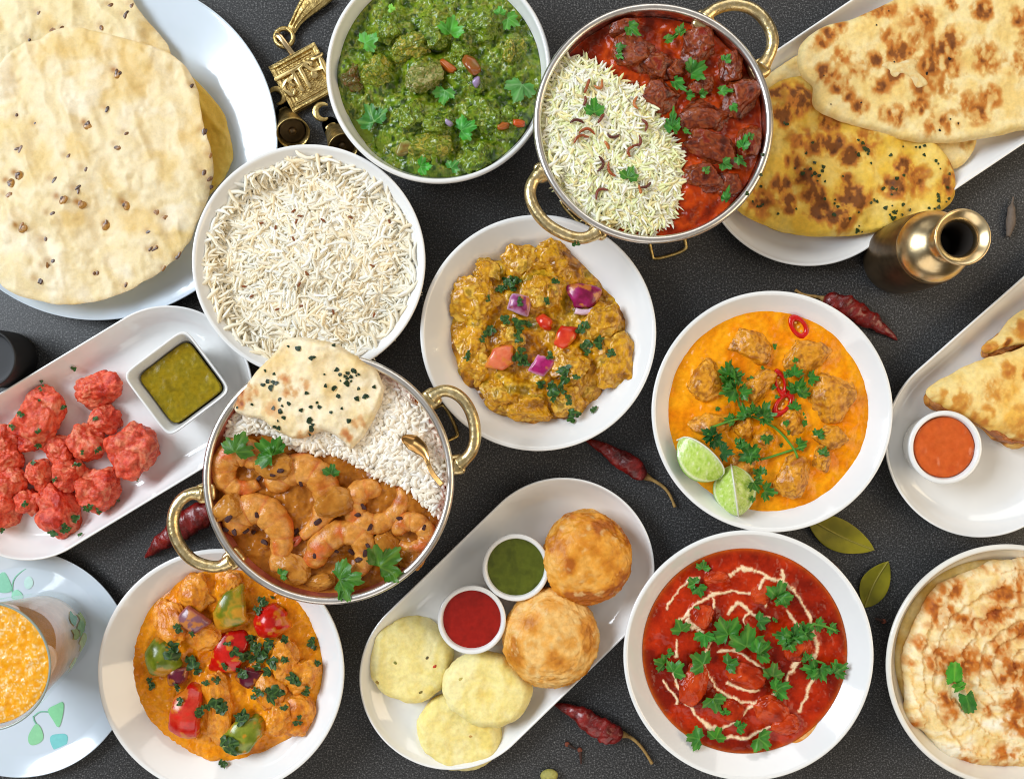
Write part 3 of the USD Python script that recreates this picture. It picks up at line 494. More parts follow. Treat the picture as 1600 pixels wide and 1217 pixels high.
# paratha in its bowl
SC = 2.785; Z8 = lambda x, y: (1260 + x / 2.785, 780 + y / 2.785)
PO = [(410, 700), (430, 620), (470, 530), (518, 425), (570, 372), (680, 320), (760, 288), (870, 257), (1000, 245), (1200, 300), (1350, 450), (1400, 700), (1350, 950), (1150, 1120), (950, 1168), (800, 1160), (700, 1145), (560, 1085), (500, 1010), (432, 970), (415, 900), (425, 830)]
PCH = [(560, 470, 60, .9), (530, 490, 50, .7), (630, 395, 50, .8), (600, 400, 40, .7), (840, 430, 70, .9), (820, 480, 60, .8), (870, 380, 50, .7), (905, 550, 45, 1.1), (560, 690, 60, .9), (620, 720, 70, 1.0), (670, 690, 60, .9), (670, 530, 45, .8), (760, 550, 35, .8), (770, 700, 50, .7), (870, 745, 70, 1.05), (890, 860, 60, .9), (600, 920, 35, .7), (480, 610, 30, .7), (820, 625, 45, .6), (440, 960, 35, .6), (900, 960, 60, .7), (700, 1110, 50, .6), (850, 1110, 70, .7), (590, 850, 40, .8), (780, 290, 30, .6), (950, 330, 60, .6), (1050, 600, 80, .8), (1100, 850, 80, .8), (430, 700, 25, .5), (770, 900, 30, .7)]
pcen = W(*Z8(900, 720), .03)
def flaky(x, y, d):
    dx, dy = x - pcen[0], y - pcen[1]; r = np.hypot(dx, dy); a = np.arctan2(dy, dx); n = fbm(xyz(x, y, 34, 2.0), 4, 77)
    s = (r * 62 + a / (2 * PI) + 2.2 * n) % 1; s2 = (fbm(xyz(x, y, 30, 5.), 4, 78) * 9) % 1; return .0028 * (1 - s) ** 2 * np.minimum(d / .01, 1) + .0012 * (1 - s2) - .001 + .006 * (fbm(xyz(x, y, 22, 9.), 2, 79) - .5)
vf, col = bread(PO, .026, .009, ['#f4d494', '#fce8be', '#efc87e', '#fae2ae', '#fdf0d4'], PCH, 34, Z8, edge=.012, lump=.003, extra=flaky, mid='#c87422', dark='#843c10', wob=.003, cstr=.85)
px_, py_ = vf[0][:, 0], vf[0][:, 1]; sw = (np.hypot(px_ - pcen[0], py_ - pcen[1]) * 62 + np.arctan2(py_ - pcen[1], px_ - pcen[0]) / (2 * PI) + 2.2 * fbm(xyz(px_, py_, 34, 2.0), 4, 77)) % 1; s2_ = (fbm(xyz(px_, py_, 30, 5.), 4, 78) * 9) % 1; col = blend(col, col * srgb('#e0a85c') / .8, np.clip(.4 * sstep(.85, 1, sw) + .3 * sstep(.85, 1, s2_), 0, 1))
bread_thing('paratha', 'flaky layered flatbread with brown patches in cream bowl', vf, col)
bc, bR = PAR[0], PAR[1]
vf, col = slab(wobble(bc, bR * .84, .02, 12), lambda x, y, d: .024 + .0015 * fbm(xyz(x, y, 120), 3) - .003 * np.exp(-d / .002), .019, .002, lambda x, y, d, z: pal(xyz(x, y, 1), ['#e3c070', '#ecd090', '#d9ac54'], 60), True); solo('paratha', 'second flatbread peeking out beneath the top one in cream bowl', 'bread', vf, MAT['bread'], col)
for (x, y, s, dg, lb) in [(1489, 1050, 40, 5, 'upper mint leaf lying on the flaky flatbread'), (1508, 1095, 40, 165, 'lower darker mint leaf lying on the flaky flatbread'), (1499, 1072, 24, 60, 'small mint leaf between two larger ones on the flatbread')]:
    herb('mint_leaf', lb, x, y, s * 1.15, dg, int(x), 'herb leaf', lobes=1, wide=.95, teeth=.06, cols=('#3f9a2a', '#86cc50') if y < 1080 else ('#2e7d22', '#6ab040'), curl=.3)

# folded stuffed flatbreads on the right platter
SC = 2.765; Z3 = lambda x, y: (1370 + x / 2.765, 420 + y / 2.765)
def folded(label, top, low, seed, z0, ch):
    vf, col = bread(low, z0, .007, ['#d09a4a', '#c08238', '#dcae62'], [(p[0], p[1], 40, .8) for p in low[:6]], seed, Z3, edge=.004, lump=.003, fine=.004, wob=.003)
    v = vf[0]; t = Thing('folded_flatbread', label, 'bread', np.append((v[:, :2].max(0) + v[:, :2].min(0)) / 2, z0)); part(t, 'lower_layer', vf, MAT['bread'], col)
    ins = [(p[0] + (700 - p[0]) * .03, p[1] + (560 - p[1]) * .05) for p in low]; vf, col = bread(ins, z0 + .006, .007, ['#b0642a', '#8a4a20', '#c88440'], [], seed + 1, Z3, edge=.003, lump=.004, fine=.005, wob=.003); part(t, 'filling', vf, MAT['meat_glossy'], col, label='brown savoury filling showing along the open edge')
    vf, col = bread(top, z0 + .010, .012, ['#f0b850', '#f8d07c', '#fadc94', '#f2c260'], ch, seed + 2, Z3, edge=.016, lump=.004, wob=.0015, cstr=.8); part(t, 'upper_layer', vf, MAT['bread'], col)
folded('stuffed folded flatbread behind the front one, cut by right edge', [(700, 130), (640, 170), (570, 222), (510, 292), (450, 345), (470, 370), (540, 345), (700, 330), (900, 300), (900, 100)], [(690, 150), (560, 235), (500, 300), (443, 350), (452, 378), (560, 350), (700, 340), (890, 310), (880, 130)], 51, .008, [(480, 340, 25, .9), (545, 320, 16, 1.2), (600, 260, 40, .5)])
folded('stuffed folded flatbread in front beside the orange sauce cup', [(212, 535), (225, 510), (290, 470), (350, 440), (480, 382), (640, 333), (760, 300), (900, 480), (860, 700), (760, 745), (640, 745), (560, 728), (470, 690), (390, 645), (300, 608), (240, 570)], [(208, 550), (215, 590), (262, 625), (330, 632), (450, 690), (520, 745), (590, 770), (640, 762), (760, 760), (870, 700), (890, 480), (640, 360), (350, 460), (230, 520)], 54, .014, [(330, 570, 50, .5), (270, 560, 40, .5), (540, 440, 40, .5), (500, 530, 60, .35), (620, 455, 25, .8), (580, 660, 60, .4), (440, 640, 50, .5), (330, 590, 40, .6), (620, 720, 50, .6)])

# ------------------------------------------------------------------ pastries and yellow cakes
def dome(px, py, rx, ry, z0, h, seed, cols, deg=0, mat='pastry', name='', label='', cat='', p=2.6):
    zc = z0 + h * .5; c = W(px, py, zc); ico = trimesh.creation.icosphere(5); d = ico.vertices; v = d / (np.sum(np.abs(d) ** p, 1) ** (1 / p))[:, None]; v = v / np.linalg.norm(v[:, :2], axis=1).max()
    v = np.c_[d[:, :2] * (1 / np.maximum(np.linalg.norm(d, axis=1), 1e-6))[:, None], d[:, 2]]; rr = np.hypot(v[:, 0], v[:, 1]); k = (np.minimum(rr, 1) ** .8) / np.maximum(rr, 1e-6); v[:, :2] *= k[:, None]; v[:, 2] = np.sign(v[:, 2]) * np.abs(v[:, 2]) ** .8
    n = fbm(v * 1.6 + seed, 3, seed) - .5; st = fbm(np.stack([v[:, 0] * 3 + v[:, 1], v[:, 1] * 9, v[:, 2] * 9], 1) + seed, 4, seed + 1) - .5; fl = (fbm(v * 2.3 + seed, 4, seed + 2) * 8) % 1
    v = v * (1 + .22 * n + .07 * st + .03 * fl)[:, None]; v = (v * [M(rx, zc), M(ry, zc), h / 2]) @ rotz(-math.radians(deg)).T; v[:, 2] = np.maximum(v[:, 2], -h * .5)
    col = pal(np.c_[v[:, :2], v[:, 2]] + [seed, 0, 0], cols, 60, seed, 5, 2.6); col = blend(col, srgb('#f0d090'), .5 * sstep(.62, .75, fbm(v * 170, 4, seed + 9)))
    solo(name, label, cat, (v + c, ico.faces), MAT[mat], col)
KC = ['#ae5c0c', '#d08018', '#e49a30', '#eeb054', '#d88c20']
dome(917, 871, 68, 73, .005, .046, 61, KC, name='kachori', label='golden round pastry at the upper end beside green sauce cup', cat='pastry')
dome(860, 995, 73, 75, .005, .046, 62, ['#c07414', '#dc9230', '#ecac50', '#f2c478', '#e29e40'], name='kachori', label='paler flaky round pastry touching green cup and yellow cake', cat='pastry')
def cake(px, py, rx, ry, deg, z, label, seed, spots=()):
    a = np.linspace(0, 2 * PI, 24, endpoint=False); q = np.stack([rx * np.cos(a), ry * np.sin(a)], 1) @ rotz(math.radians(deg))[:2, :2].T + [px, py]; q = q * (1 + 0) + rng(seed).normal(0, 1.0, q.shape)
    vf, col = bread([tuple(i) for i in q], z, .014, ['#eed478', '#f6e49c', '#f2dc88', '#f8e8a8'], [], seed, None, edge=.010, lump=.003, fine=.0014, cstr=.2, mid='#e4c468', wob=.002)
    v = vf[0]; t = Thing('yellow_cake', label, 'steamed cake', np.append((v[:, :2].max(0) + v[:, :2].min(0)) / 2, z)); part(t, 'cake', vf, MAT['bread'], col)
    for (sx, sy, c) in spots: p = drop(sx, sy); part(t, 'spice_speck', chunk(p, (M(7), M(4), .0015), sx, sx, sub=2), MAT['spice'], srgb(c), reg=False)
cake(642, 1028, 66, 69, 0, .006, 'round yellow steamed cake at platter end beside red cup', 71, [(667, 1028, '#5a4a1c'), (679, 1041, '#c8401a'), (657, 1081, '#7a6a2c'), (590, 1066, '#a08030'), (618, 1036, '#8a8a3c')])
cake(719, 1141, 68, 60, 20, .006, 'round yellow steamed cake lowest on platter, half under another', 72, [(735, 1150, '#c89a4c')])
cake(761, 1075, 71, 58, 14, .019, 'round yellow steamed cake leaning on top of another one', 73, [(720, 1060, '#c8b860')])

# ------------------------------------------------------------------ fritters
PK = [(13, 686, 50, 44, 'at left edge, uppermost there'), (20, 716, 52, 46, 'at left edge below another'), (50, 692, 36, 34, 'small, wedged below the large triangular one'), (54, 782, 44, 42, 'small, near the lower left of pile'), (13, 800, 52, 58, 'cut by left edge at the bottom of pile'), (24, 752, 54, 52, 'round, near left edge in mid pile'),
      (101, 704, 48, 46, 'in the middle of the pile'), (71, 742, 46, 54, 'left of the pair in mid pile'), (115, 738, 52, 54, 'right of the pair in mid pile'), (98, 793, 80, 60, 'broad, lowest on the platter'), (76, 653, 94, 68, 'large and triangular, at the upper left'), (162, 608, 82, 54, 'topmost, touching the square dish'), (172, 656, 48, 46, 'small, just under the topmost'), (145, 690, 58, 52, 'knobbly, left of the big round one'), (162, 760, 74, 66, 'ridged, below the big round one'), (221, 702, 80, 82, 'biggest and roundest, below square dish')]
for i, (x, y, w, l, d) in enumerate(PK):
    place_chunk('fritter', 'red battered fritter ' + d, 'fritter', x, y, w * .95, l * .95, min(w, l) * .8, i * 47, 80 + i, MAT['batter'], ['#c02c14', '#e24a2c', '#f06a48', '#d23c20', '#f48a64', '#dc4e2e'], sink=.12, scale=75, boxy=2.2, cuts=3, rough=.46, freq=1.5, fine=.06, sub=5)
Z7 = lambda x, y: (x / 2.9675, 470 + y / 2.9675)
pinches([(350, 315, 12), (200, 385, 12), (190, 408, 9), (95, 520, 14), (65, 585, 12), (435, 545, 14), (340, 490, 12), (120, 940, 14), (265, 830, 12), (360, 765, 18), (385, 700, 10), (190, 460, 8), (460, 690, 14), (410, 960, 20), (370, 1005, 18), (300, 1055, 18), (250, 1065, 18), (460, 972, 12), (375, 1082, 11), (330, 1052, 14), (40, 1058, 10), (640, 830, 6), (565, 920, 6), (150, 750, 14), (185, 670, 12), (180, 605, 10)], ('chopped herb bits', 'red fritter pile'), 'chopped herbs around the fritters', 900, f=Z7, n=3, marks=[(x, y, '!the fritter ' + ' '.join(d.replace(',', '').split()[:6])) for (x, y, w, l, d) in PK])

# ------------------------------------------------------------------ rice bowl
c, R = RICE[0], RICE[1]; rout = wobble(c, R * .87, .03, 4)
vf, col = slab(rout, lambda x, y, d: .034 + .016 * (1 - np.hypot(x - c[0], y - c[1]) / R) + .012 * (fbm(xyz(x, y, 34), 3, 5) - .5) - .004 * np.exp(-d / .006), .028, .002, lambda x, y, d, z: np.tile(srgb('#fbe9b4'), (len(x), 1)), True)
t = Thing('cumin_rice', 'heap of long white cumin rice in the white bowl', 'rice', (c[0], c[1], .03), kind='stuff'); part(t, 'rice_bed', vf, MAT['rice_grain'], col)
vf, col = grains(wobble(c, R * .895, .03, 4), 5000, .0225, .00165, .0002, .17, ['#fff7e2', '#fffcf0', '#fff4d8', '#fff9e6', '#ffefcc'], 8, .3, (-.001, .0032), zmax=.0535); part(t, 'rice_grain', vf, MAT['rice_grain'], col, kind='stuff')
Z6 = lambda x, y: (290 + x / 3.3795, 220 + y / 3.3795)
CS = ([(605, 398), (585, 428), (870, 405), (570, 372), (570, 520), (400, 435), (475, 460), (985, 660), (600, 760), (640, 700), (485, 890), (780, 905), (310, 770), (995, 920), (725, 420), (350, 820), (1075, 425), (615, 872)])
CL = clocked('brown cumin seed', 'white rice bowl', [Z6(*q) for q in CS], 482, 408, 170)
for i, (x, y) in enumerate(CS):
    p = drop(*Z6(x, y)); solo('cumin_seed', CL[i], 'cumin seed', chunk(p + [0, 0, .0004], (.0052, .002, .0018), i * 1.3, i, boxy=2, cuts=0, rough=.05, sub=2), MAT['spice'], srgb('#8a4a1c'), 'cumin seeds on the white rice', reg=False)

# ------------------------------------------------------------------ curries: the sauce surface
def mounds(f, items, z, hgt=22, grow=1.12):
    C = np.array([[*W(*f(q[0], q[1]), z)[:2], M((q[2] + q[3]) / 4 * grow, z)] for q in items])
    def ex(x, y):
        o = np.zeros(len(x))
        for cx, cy, r in C: o = np.maximum(o, M(hgt) * .42 * np.exp(-(np.hypot(x - cx, y - cy) / r) ** 3))
        return o
    return ex
def curry(name, label, out, z, skirt, cols, mat, seed, mound=0., cen=None, R=1., lump=.004, fine=.0015, extra=None, ecol=None, scale=70, cat='curry', res=.0012):
    def top(x, y, d):
        P = xyz(x, y, 1, seed); zz = z + np.clip(d / .006, 0, 1) * (lump * (fbm(P * 60, 4, seed) - .5) * 2 + fine * (fbm(P * 300, 3, seed + 1) - .5) * 2)
        if mound: zz = zz + mound * np.sqrt(np.clip(d / .035, 0, 1))
        return zz + (extra(x, y, d) if extra else 0)
    def colr(x, y, d, zz):
        c = pal(xyz(x, y, 1, seed), cols, scale, seed + 2, 5); return ecol(x, y, d, c) if ecol else c
    vf, col = slab(out, top, skirt, res, colr, True, seed); return solo(name, label, cat, vf, MAT[mat], col)
GR = ('#3f8a3c', '#7cc060')
# spinach curry
Z2 = lambda x, y: (500 + x / 4.057, y / 4.057)
c, R, P_, _ = PALAK; rr = R * .915
PALAK_C = [(560, 290, 62, 46, 'y', 'beside the light green leaf at upper left'), (360, 450, 54, 50, 'y', 'left, above the oily pool'), (650, 460, 46, 56, 'p', 'pale, right of centre line'), (690, 930, 58, 66, 'y', 'yellowish, near the lower rim'), (1220, 330, 48, 36, 'y', 'yellow, at upper right'), (1000, 990, 52, 48, 'g', 'at the lower right rim'), (1200, 760, 56, 54, 'g', 'at the right rim below a leaf'), (560, 740, 54, 60, 'g', 'left of the lower pair'), (930, 520, 54, 50, 'g', 'in the middle right'), (730, 180, 60, 44, 'g', 'under the top leaves'), (210, 480, 34, 38, 'r', 'reddish, at the left rim'), (1020, 180, 60, 50, 'g', 'near the top right leaf'), (740, 770, 48, 44, 'g', 'above the yellowish one'), (1040, 720, 60, 50, 'g', 'beside the right leaf'), (430, 160, 50, 40, 'g', 'near the top left rim'), (900, 340, 46, 40, 'g', 'above the carrot pieces')]
PALAK_C_m = mounds(Z2, PALAK_C, .045, 34, 1.3)
curry('spinach_curry', 'dark green spinach curry filling the white bowl at top edge', wobble(c, rr, .004, 1), .045, .040, ['#2c4408', '#4a6a0c', '#688614', '#8a9c26', '#58780e', '#a0a43a', '#3a560a'], 'sauce_chunky', 11, lump=.007, fine=.003, scale=190,
      extra=lambda x, y, d: PALAK_C_m(x, y) + -.006 * np.exp(-((x - W(*Z2(250, 780), .045)[0]) ** 2 + (y - W(*Z2(250, 780), .045)[1]) ** 2) / .02 ** 2))
for i, (x, y, w, l, cl, d) in enumerate(PALAK_C):
    cols = {'y': ['#5a7410', '#8e9222', '#4e6a0e', '#b8a83c', '#6c8018'], 'p': ['#647420', '#94904a', '#566c14', '#b0a468', '#707c22'], 'g': ['#3a540a', '#5c7a10', '#829622', '#4e6a0e', '#969c36'], 'r': ['#7a4a24', '#5a5a1c', '#8a5a34']}[cl]
    place_chunk('meat_chunk', 'green coated meat chunk in spinach curry ' + d, 'meat', *Z2(x, y), w, l, 34, 30 * i, 120 + i, MAT['sauce_chunky'], cols, sink=.76, scale=190, cuts=8, boxy=3.4, rough=.34, fine=.10, sub=5, tilt=.4)
for i, (x, y, w, l, cl, n_, d) in enumerate([(810, 425, 30, 16, '#b0581a', 'carrot_piece', 'orange carrot piece, left of two in the spinach curry'), (960, 415, 36, 20, '#93501e', 'carrot_piece', 'brownish carrot piece right of centre in the spinach curry'), (1165, 800, 12, 22, '#c8642a', 'carrot_piece', 'slim carrot piece at right of the spinach curry'), (1258, 785, 12, 20, '#d0541c', 'carrot_piece', 'bright carrot piece at right rim of spinach curry'), (990, 525, 18, 12, '#a08ab0', 'onion_piece', 'small purple onion piece at right of spinach curry'), (815, 780, 9, 15, '#9c8aa8', 'onion_piece', 'tiny purple onion piece low in the spinach curry'), (530, 945, 28, 20, '#98a050', 'onion_piece', 'translucent pale onion piece at lower left of spinach curry')]):
    place_chunk(n_, d, 'vegetable', *Z2(x, y), w, l, 12, 35 + i * 20, 150 + i, MAT['vegetable_skin'], [cl, cl, '#7a5a20'], sink=.3, sub=3)
for (x, y, s, dg, cl, d) in [(330, 290, 44, 60, '#66b83c', 'bright green coriander leaf at upper left of spinach curry'), (840, 200, 48, 10, '#5cae3c', 'bright coriander leaf near top of spinach curry'), (1220, 160, 38, 120, '#58a83a', 'coriander leaf at upper right of spinach curry'), (1140, 85, 22, 0, '#4ea03a', 'small coriander leaf at the top right rim'), (790, 635, 42, 190, '#4a9a3c', 'coriander leaf in the centre of spinach curry'), (335, 745, 56, -20, '#357f34', 'dark coriander leaf in the oily pool at lower left'), (935, 825, 46, 70, '#46a03c', 'long coriander leaf below centre of spinach curry'), (1262, 600, 58, 200, '#4f9f40', 'large coriander leaf at the right rim of spinach curry'), (670, 1070, 32, 90, '#46b030', 'coriander leaf at the bottom rim, left of two'), (850, 1055, 28, 40, '#3fa040', 'coriander leaf at the bottom rim, right of two'), (460, 70, 18, 90, '#8ac050', 'tiny pale leaf near the top left rim')]:
    herb('coriander_leaf', d, *Z2(x, y), s, dg, int(x), cols=(cl, '#90d080'), wide=.9)

# meat curry and rice in the first pan
Z4 = lambda x, y: (820 + x / 2.898, y / 2.898)
zc = .081; kr = R1 * .935; cc2 = np.array(C1[:2])
MEAT_C = [(795, 215, 56, 62, 34, 10, 'topmost right, in red gravy'), (500, 235, 74, 54, 32, 20, 'large, near the top left above rice'), (600, 300, 50, 50, 28, 60, 'behind the small round piece'), (930, 300, 38, 48, 28, 0, 'at the right rim, upper'), (685, 310, 38, 38, 30, 30, 'small and round between big ones'), (615, 430, 54, 50, 32, 40, 'at the edge of the rice'), (800, 390, 40, 26, 26, 0, 'small, between the coriander leaves'), (820, 535, 82, 56, 36, 5, 'biggest dark slab in the centre'), (978, 445, 50, 62, 28, 20, 'at the right rim, middle'), (860, 680, 88, 46, 32, 25, 'shredded, below the big slab'), (1015, 640, 36, 46, 26, 0, 'at the right rim below coriander'), (800, 800, 70, 52, 30, 10, 'lowest large one'), (920, 830, 44, 40, 24, 60, 'beside the lowest large one'), (450, 130, 46, 30, 22, 0, 'small, near the top rim')]
MEAT_C_m = mounds(Z4, MEAT_C, zc, 28, 1.2)
curry('meat_curry', 'dark red meat gravy filling the right of the upper metal pan', wobble(cc2, kr, .003, 2), zc - .004, zc - .014, ['#6e1c04', '#a02c06', '#c4460c', '#8a2406'], 'sauce_glossy', 13, lump=.004, fine=.001, scale=60, extra=lambda x, y, d: MEAT_C_m(x, y))
RO = [(62, 560), (85, 440), (110, 340), (200, 240), (300, 250), (370, 310), (530, 400), (590, 480), (640, 560), (690, 640), (720, 760), (710, 880), (680, 980), (600, 1045), (480, 1040), (330, 1000), (210, 920), (130, 800), (75, 680)]
ro = poly(RO, zc + .004, 160, Z4); rc = ro.mean(0)
vf, col = slab(ro, lambda x, y, d: zc - .008 + .014 * np.sqrt(np.clip(d / .035, 0, 1)) + .006 * (fbm(xyz(x, y, 40), 3, 9) - .5), zc - .012, .002, lambda x, y, d, z: np.tile(srgb('#ece6bc'), (len(x), 1)), True)
t = Thing('basmati_rice', 'long grain rice heap beside meat curry in the upper metal pan', 'rice', (*rc, zc - .01), kind='stuff'); part(t, 'rice_bed', vf, MAT['rice_grain'], col)
vf, col = grains(poly(RO, zc + .006, 160, lambda x, y: Z4(385 + (x - 385) * .97, 640 + (y - 640) * .97)), 3900, .0165, .0013, .0002, .24, ['#fdfbe6', '#fffdf0', '#f8fad0', '#f2f6b8', '#fcfadc', '#fcf0b4'], 18, .35, (-.001, .0034), zmax=.0885); part(t, 'rice_grain', vf, MAT['rice_grain'], col, kind='stuff')
for i, (x, y, w, l, h, dg, d) in enumerate(MEAT_C):
    place_chunk('meat_chunk', 'brown meat chunk in red gravy ' + d, 'meat', *Z4(x, y), w, l, h, dg, 200 + i, MAT['meat_glossy'], ['#4a1606', '#74280c', '#944018', '#5e1c08', '#9a4c22', '#7e1e08'], sink=.55, scale=130, boxy=3.4, cuts=8, rough=.22, fine=.07)
CUT = ('#3c8226', '#7cbc4c')
for i, (x, y, s, dg, wd, d) in enumerate([(490, 145, 38, 130, .6, 'broad cut coriander leaf at top of the meat curry'), (700, 148, 32, 20, .5, 'upper curved coriander strip at top right of meat curry'), (655, 190, 34, 70, .45, 'lower curved coriander strip at top of meat curry'), (435, 218, 24, 80, .6, 'coriander scrap at upper left of meat curry'), (430, 262, 20, 130, .5, 'tiny coriander scrap just above the pan rice'), (770, 335, 46, 60, .9, 'lobed coriander leaf in the middle of meat curry'), (695, 400, 42, 130, .5, 'dark coriander strip left of the small meat piece'), (915, 265, 20, 40, .9, 'small coriander leaf on right rim meat piece'), (900, 425, 34, 95, .5, 'flat coriander strip right of the small meat piece'), (745, 445, 20, 90, .8, 'square coriander scrap above the big slab'), (808, 430, 20, 70, .7, 'coriander scrap under the small meat piece'), (945, 495, 22, 140, .6, 'coriander scrap at right of the big slab'), (662, 560, 62, 5, .4, 'long upright coriander leaf between rice and meat'), (725, 612, 22, 130, .35, 'thin coriander strip right of the long leaf'), (985, 650, 34, 20, .6, 'upright coriander piece at lower right of meat curry'), (975, 735, 34, 130, .5, 'coriander strip slanting at lower right of meat curry'), (907, 755, 28, 120, .8, 'dark coriander piece at lower right of meat curry'), (822, 770, 20, 40, .7, 'small square coriander piece low in meat curry'), (912, 880, 36, 15, .4, 'lowest coriander strip near the pan rim'), (1022, 620, 16, 60, .8, 'tiny coriander piece at right rim of upper pan'), (312, 490, 42, 0, .75, 'coriander leaf on the upper part of pan rice'), (472, 790, 34, 20, .9, 'coriander leaf on the lower part of pan rice')]):
    herb('coriander_leaf', d, *Z4(x, y), s, dg, 300 + i, wide=wd, cols=CUT)
g = rng(5)
FO = ([(280, 395), (268, 460), (330, 380), (235, 560), (255, 640), (345, 540), (370, 660), (330, 745), (395, 770), (350, 885), (520, 860), (545, 840), (485, 690), (535, 570), (510, 470), (400, 610), (280, 610), (500, 640)])
CL = near_labels('fried onion strand', [Z4(*q) for q in FO], [(*Z4(312, 490), 'the upper leaf on pan rice'), (*Z4(472, 790), 'the lower leaf on pan rice'), (*Z4(662, 560), 'the long leaf at rice edge'), (*Z4(500, 235), 'the meat chunk above pan rice')])
for i, (x, y) in enumerate(FO):
    px, py = Z4(x, y); a = g.uniform(0, 2 * PI); L = g.uniform(14, 26); w = g.uniform(-1, 1) * 10; q = spline([(px - math.cos(a) * L / 2, py - math.sin(a) * L / 2), (px - math.sin(a) * w, py + math.cos(a) * w), (px + math.cos(a) * L / 2, py + math.sin(a) * L / 2)], 9); p3 = np.array([drop(*s) + [0, 0, .001] for s in q]); p3[:, 2] = p3[:, 2] * .4 + p3[:, 2].max() * .6
    solo('fried_onion', CL[i], 'fried onion', tube(p3, .0013 * np.array([.5, .8, 1, 1, 1, 1, 1, .8, .4]), 6), MAT['dry_skin'], srgb(['#a04a18', '#7a2c10', '#c06c2c', '#5a1f0e'][i % 4]), 'fried onion strands on the pan rice')

# yellow chicken curry
ZI = lambda x, y: (650 + x / 3.203, 330 + y / 3.203)
c, R, P_, _ = YEL
YO = [(150, 600), (185, 470), (215, 390), (290, 330), (300, 255), (420, 240), (500, 195), (600, 190), (700, 165), (770, 200), (860, 270), (940, 350), (1010, 420), (1065, 500), (1070, 600), (1090, 720), (1060, 830), (990, 880), (920, 960), (850, 1040), (740, 1065), (620, 1085), (520, 1060), (400, 1030), (320, 970), (240, 880), (200, 760), (165, 680)]
YEL_C = [(690, 240, 64, 58, 34, 10, 'topmost piece'), (360, 290, 54, 44, 30, 20, 'upper left piece'), (300, 440, 78, 70, 34, 0, 'large left piece'), (520, 250, 50, 50, 28, 40, 'between the top two'), (640, 400, 60, 50, 28, 15, 'middle piece above tomatoes'), (940, 570, 60, 66, 34, 30, 'right piece below the biggest onion'), (1000, 740, 66, 84, 34, 10, 'lower right piece'), (430, 920, 66, 54, 30, 60, 'lower left piece'), (270, 640, 52, 60, 28, 0, 'left rim piece'), (570, 980, 66, 44, 28, 0, 'bottom piece'), (760, 960, 60, 50, 26, 30, 'bottom right piece'), (290, 790, 50, 54, 26, 30, 'piece beside the pale tomato'), (760, 760, 60, 60, 26, 30, 'piece right of the lower onion'), (470, 640, 50, 50, 22, 0, 'piece left of centre'), (850, 850, 40, 74, 24, 15, 'pale strip near lower right')]
YEL_C_m = mounds(ZI, YEL_C, .03, 34, 1.3)
curry('chicken_curry', 'thick yellow chicken curry mound in the centre white bowl', poly(YO, .028, 220, ZI), .016, .008, ['#8a5404', '#c07c08', '#dc9e14', '#a86c06', '#e4b22c', '#987612'], 'sauce_chunky', 15, mound=.012, lump=.009, fine=.0014, scale=85, extra=lambda x, y, d: YEL_C_m(x, y))
YC = ['#986006', '#cc8c0e', '#e2a824', '#b4780a', '#ecbc48', '#a67e12']
for i, (x, y, w, l, h, dg, d) in enumerate(YEL_C):
    place_chunk('chicken_piece', 'yellow curry coated chicken, ' + d, 'chicken', *ZI(x, y), w, l, h, dg, 330 + i, MAT['sauce_chunky'], YC, sink=.70, scale=80, boxy=3.0, cuts=7, rough=.42, freq=1.9, fine=.045, sub=5, tilt=.4)
def veg(name, label, pts, f, th, cols, seed, edgec=None, dome_=.006, sauce='#d4841c', mat='vegetable_skin', cat='vegetable', tilt=(0, 0)):
    q = np.array([f(*p) for p in pts]); cpx = q.mean(0); b = drop(*cpx); pq = Polygon([W(*i, b[2])[:2] for i in q]); gx, gy = np.meshgrid(np.linspace(pq.bounds[0], pq.bounds[2], 14), np.linspace(pq.bounds[1], pq.bounds[3], 14)); ins = shapely.contains_xy(pq, gx.ravel(), gy.ravel()); z = float(np.percentile(hm(gx.ravel()[ins], gy.ravel()[ins]), 80)) - .002; pq = Polygon([W(*i, z + th)[:2] for i in q]); rr_ = math.sqrt(pq.area) * .09; out = np.array(pq.buffer(-rr_).buffer(rr_, 6).segmentize(.002).exterior.coords)[:-1]; out = out + .0012 * (fbm(xyz(out[:, 0], out[:, 1], 160, seed)[:, None, :] + np.array([[0, 0, 0], [9, 0, 0]]), 3, seed) - .5) * 2; ctr = out.mean(0); r = np.abs(out - ctr).max()
    hmx = lambda x, y: z + tilt[0] * (x - ctr[0]) + tilt[1] * (y - ctr[1])
    def top(x, y, d): return hmx(x, y) + th * (.75 + .25 * np.minimum(d / .0015, 1)) + dome_ * (1 - ((x - ctr[0]) ** 2 + (y - ctr[1]) ** 2) / r ** 2)
    def colr(x, y, d, zz):
        c = pal(xyz(x, y, 1, seed), cols, 90, seed); nn = fbm(xyz(x, y, 130, seed + 2.), 4, seed + 30) + .12 * np.exp(-d / .003); c = blend(c, srgb(sauce), .7 * sstep(.64, .72, nn))
        return blend(c, srgb(edgec), np.exp(-(d / .0011) ** 2)) if edgec else c
    vf, col = slab(out, top, lambda x, y: hmx(x, y) + dome_ * (1 - ((x - ctr[0]) ** 2 + (y - ctr[1]) ** 2) / r ** 2) - .002, .0009, colr, seed=seed); return solo(name, label, cat, vf, MAT[mat], col)
ON = ['#6e0a34', '#8c1248', '#a2246a', '#7a0e3c']; TM = ['#d83a1c', '#e24a28', '#c82a14']
o = veg('onion_piece', 'largest red onion piece, upper right of yellow curry', [(740, 368), (830, 366), (935, 385), (925, 430), (885, 485), (800, 490), (770, 430)], ZI, .004, ON, 1, None, .006)
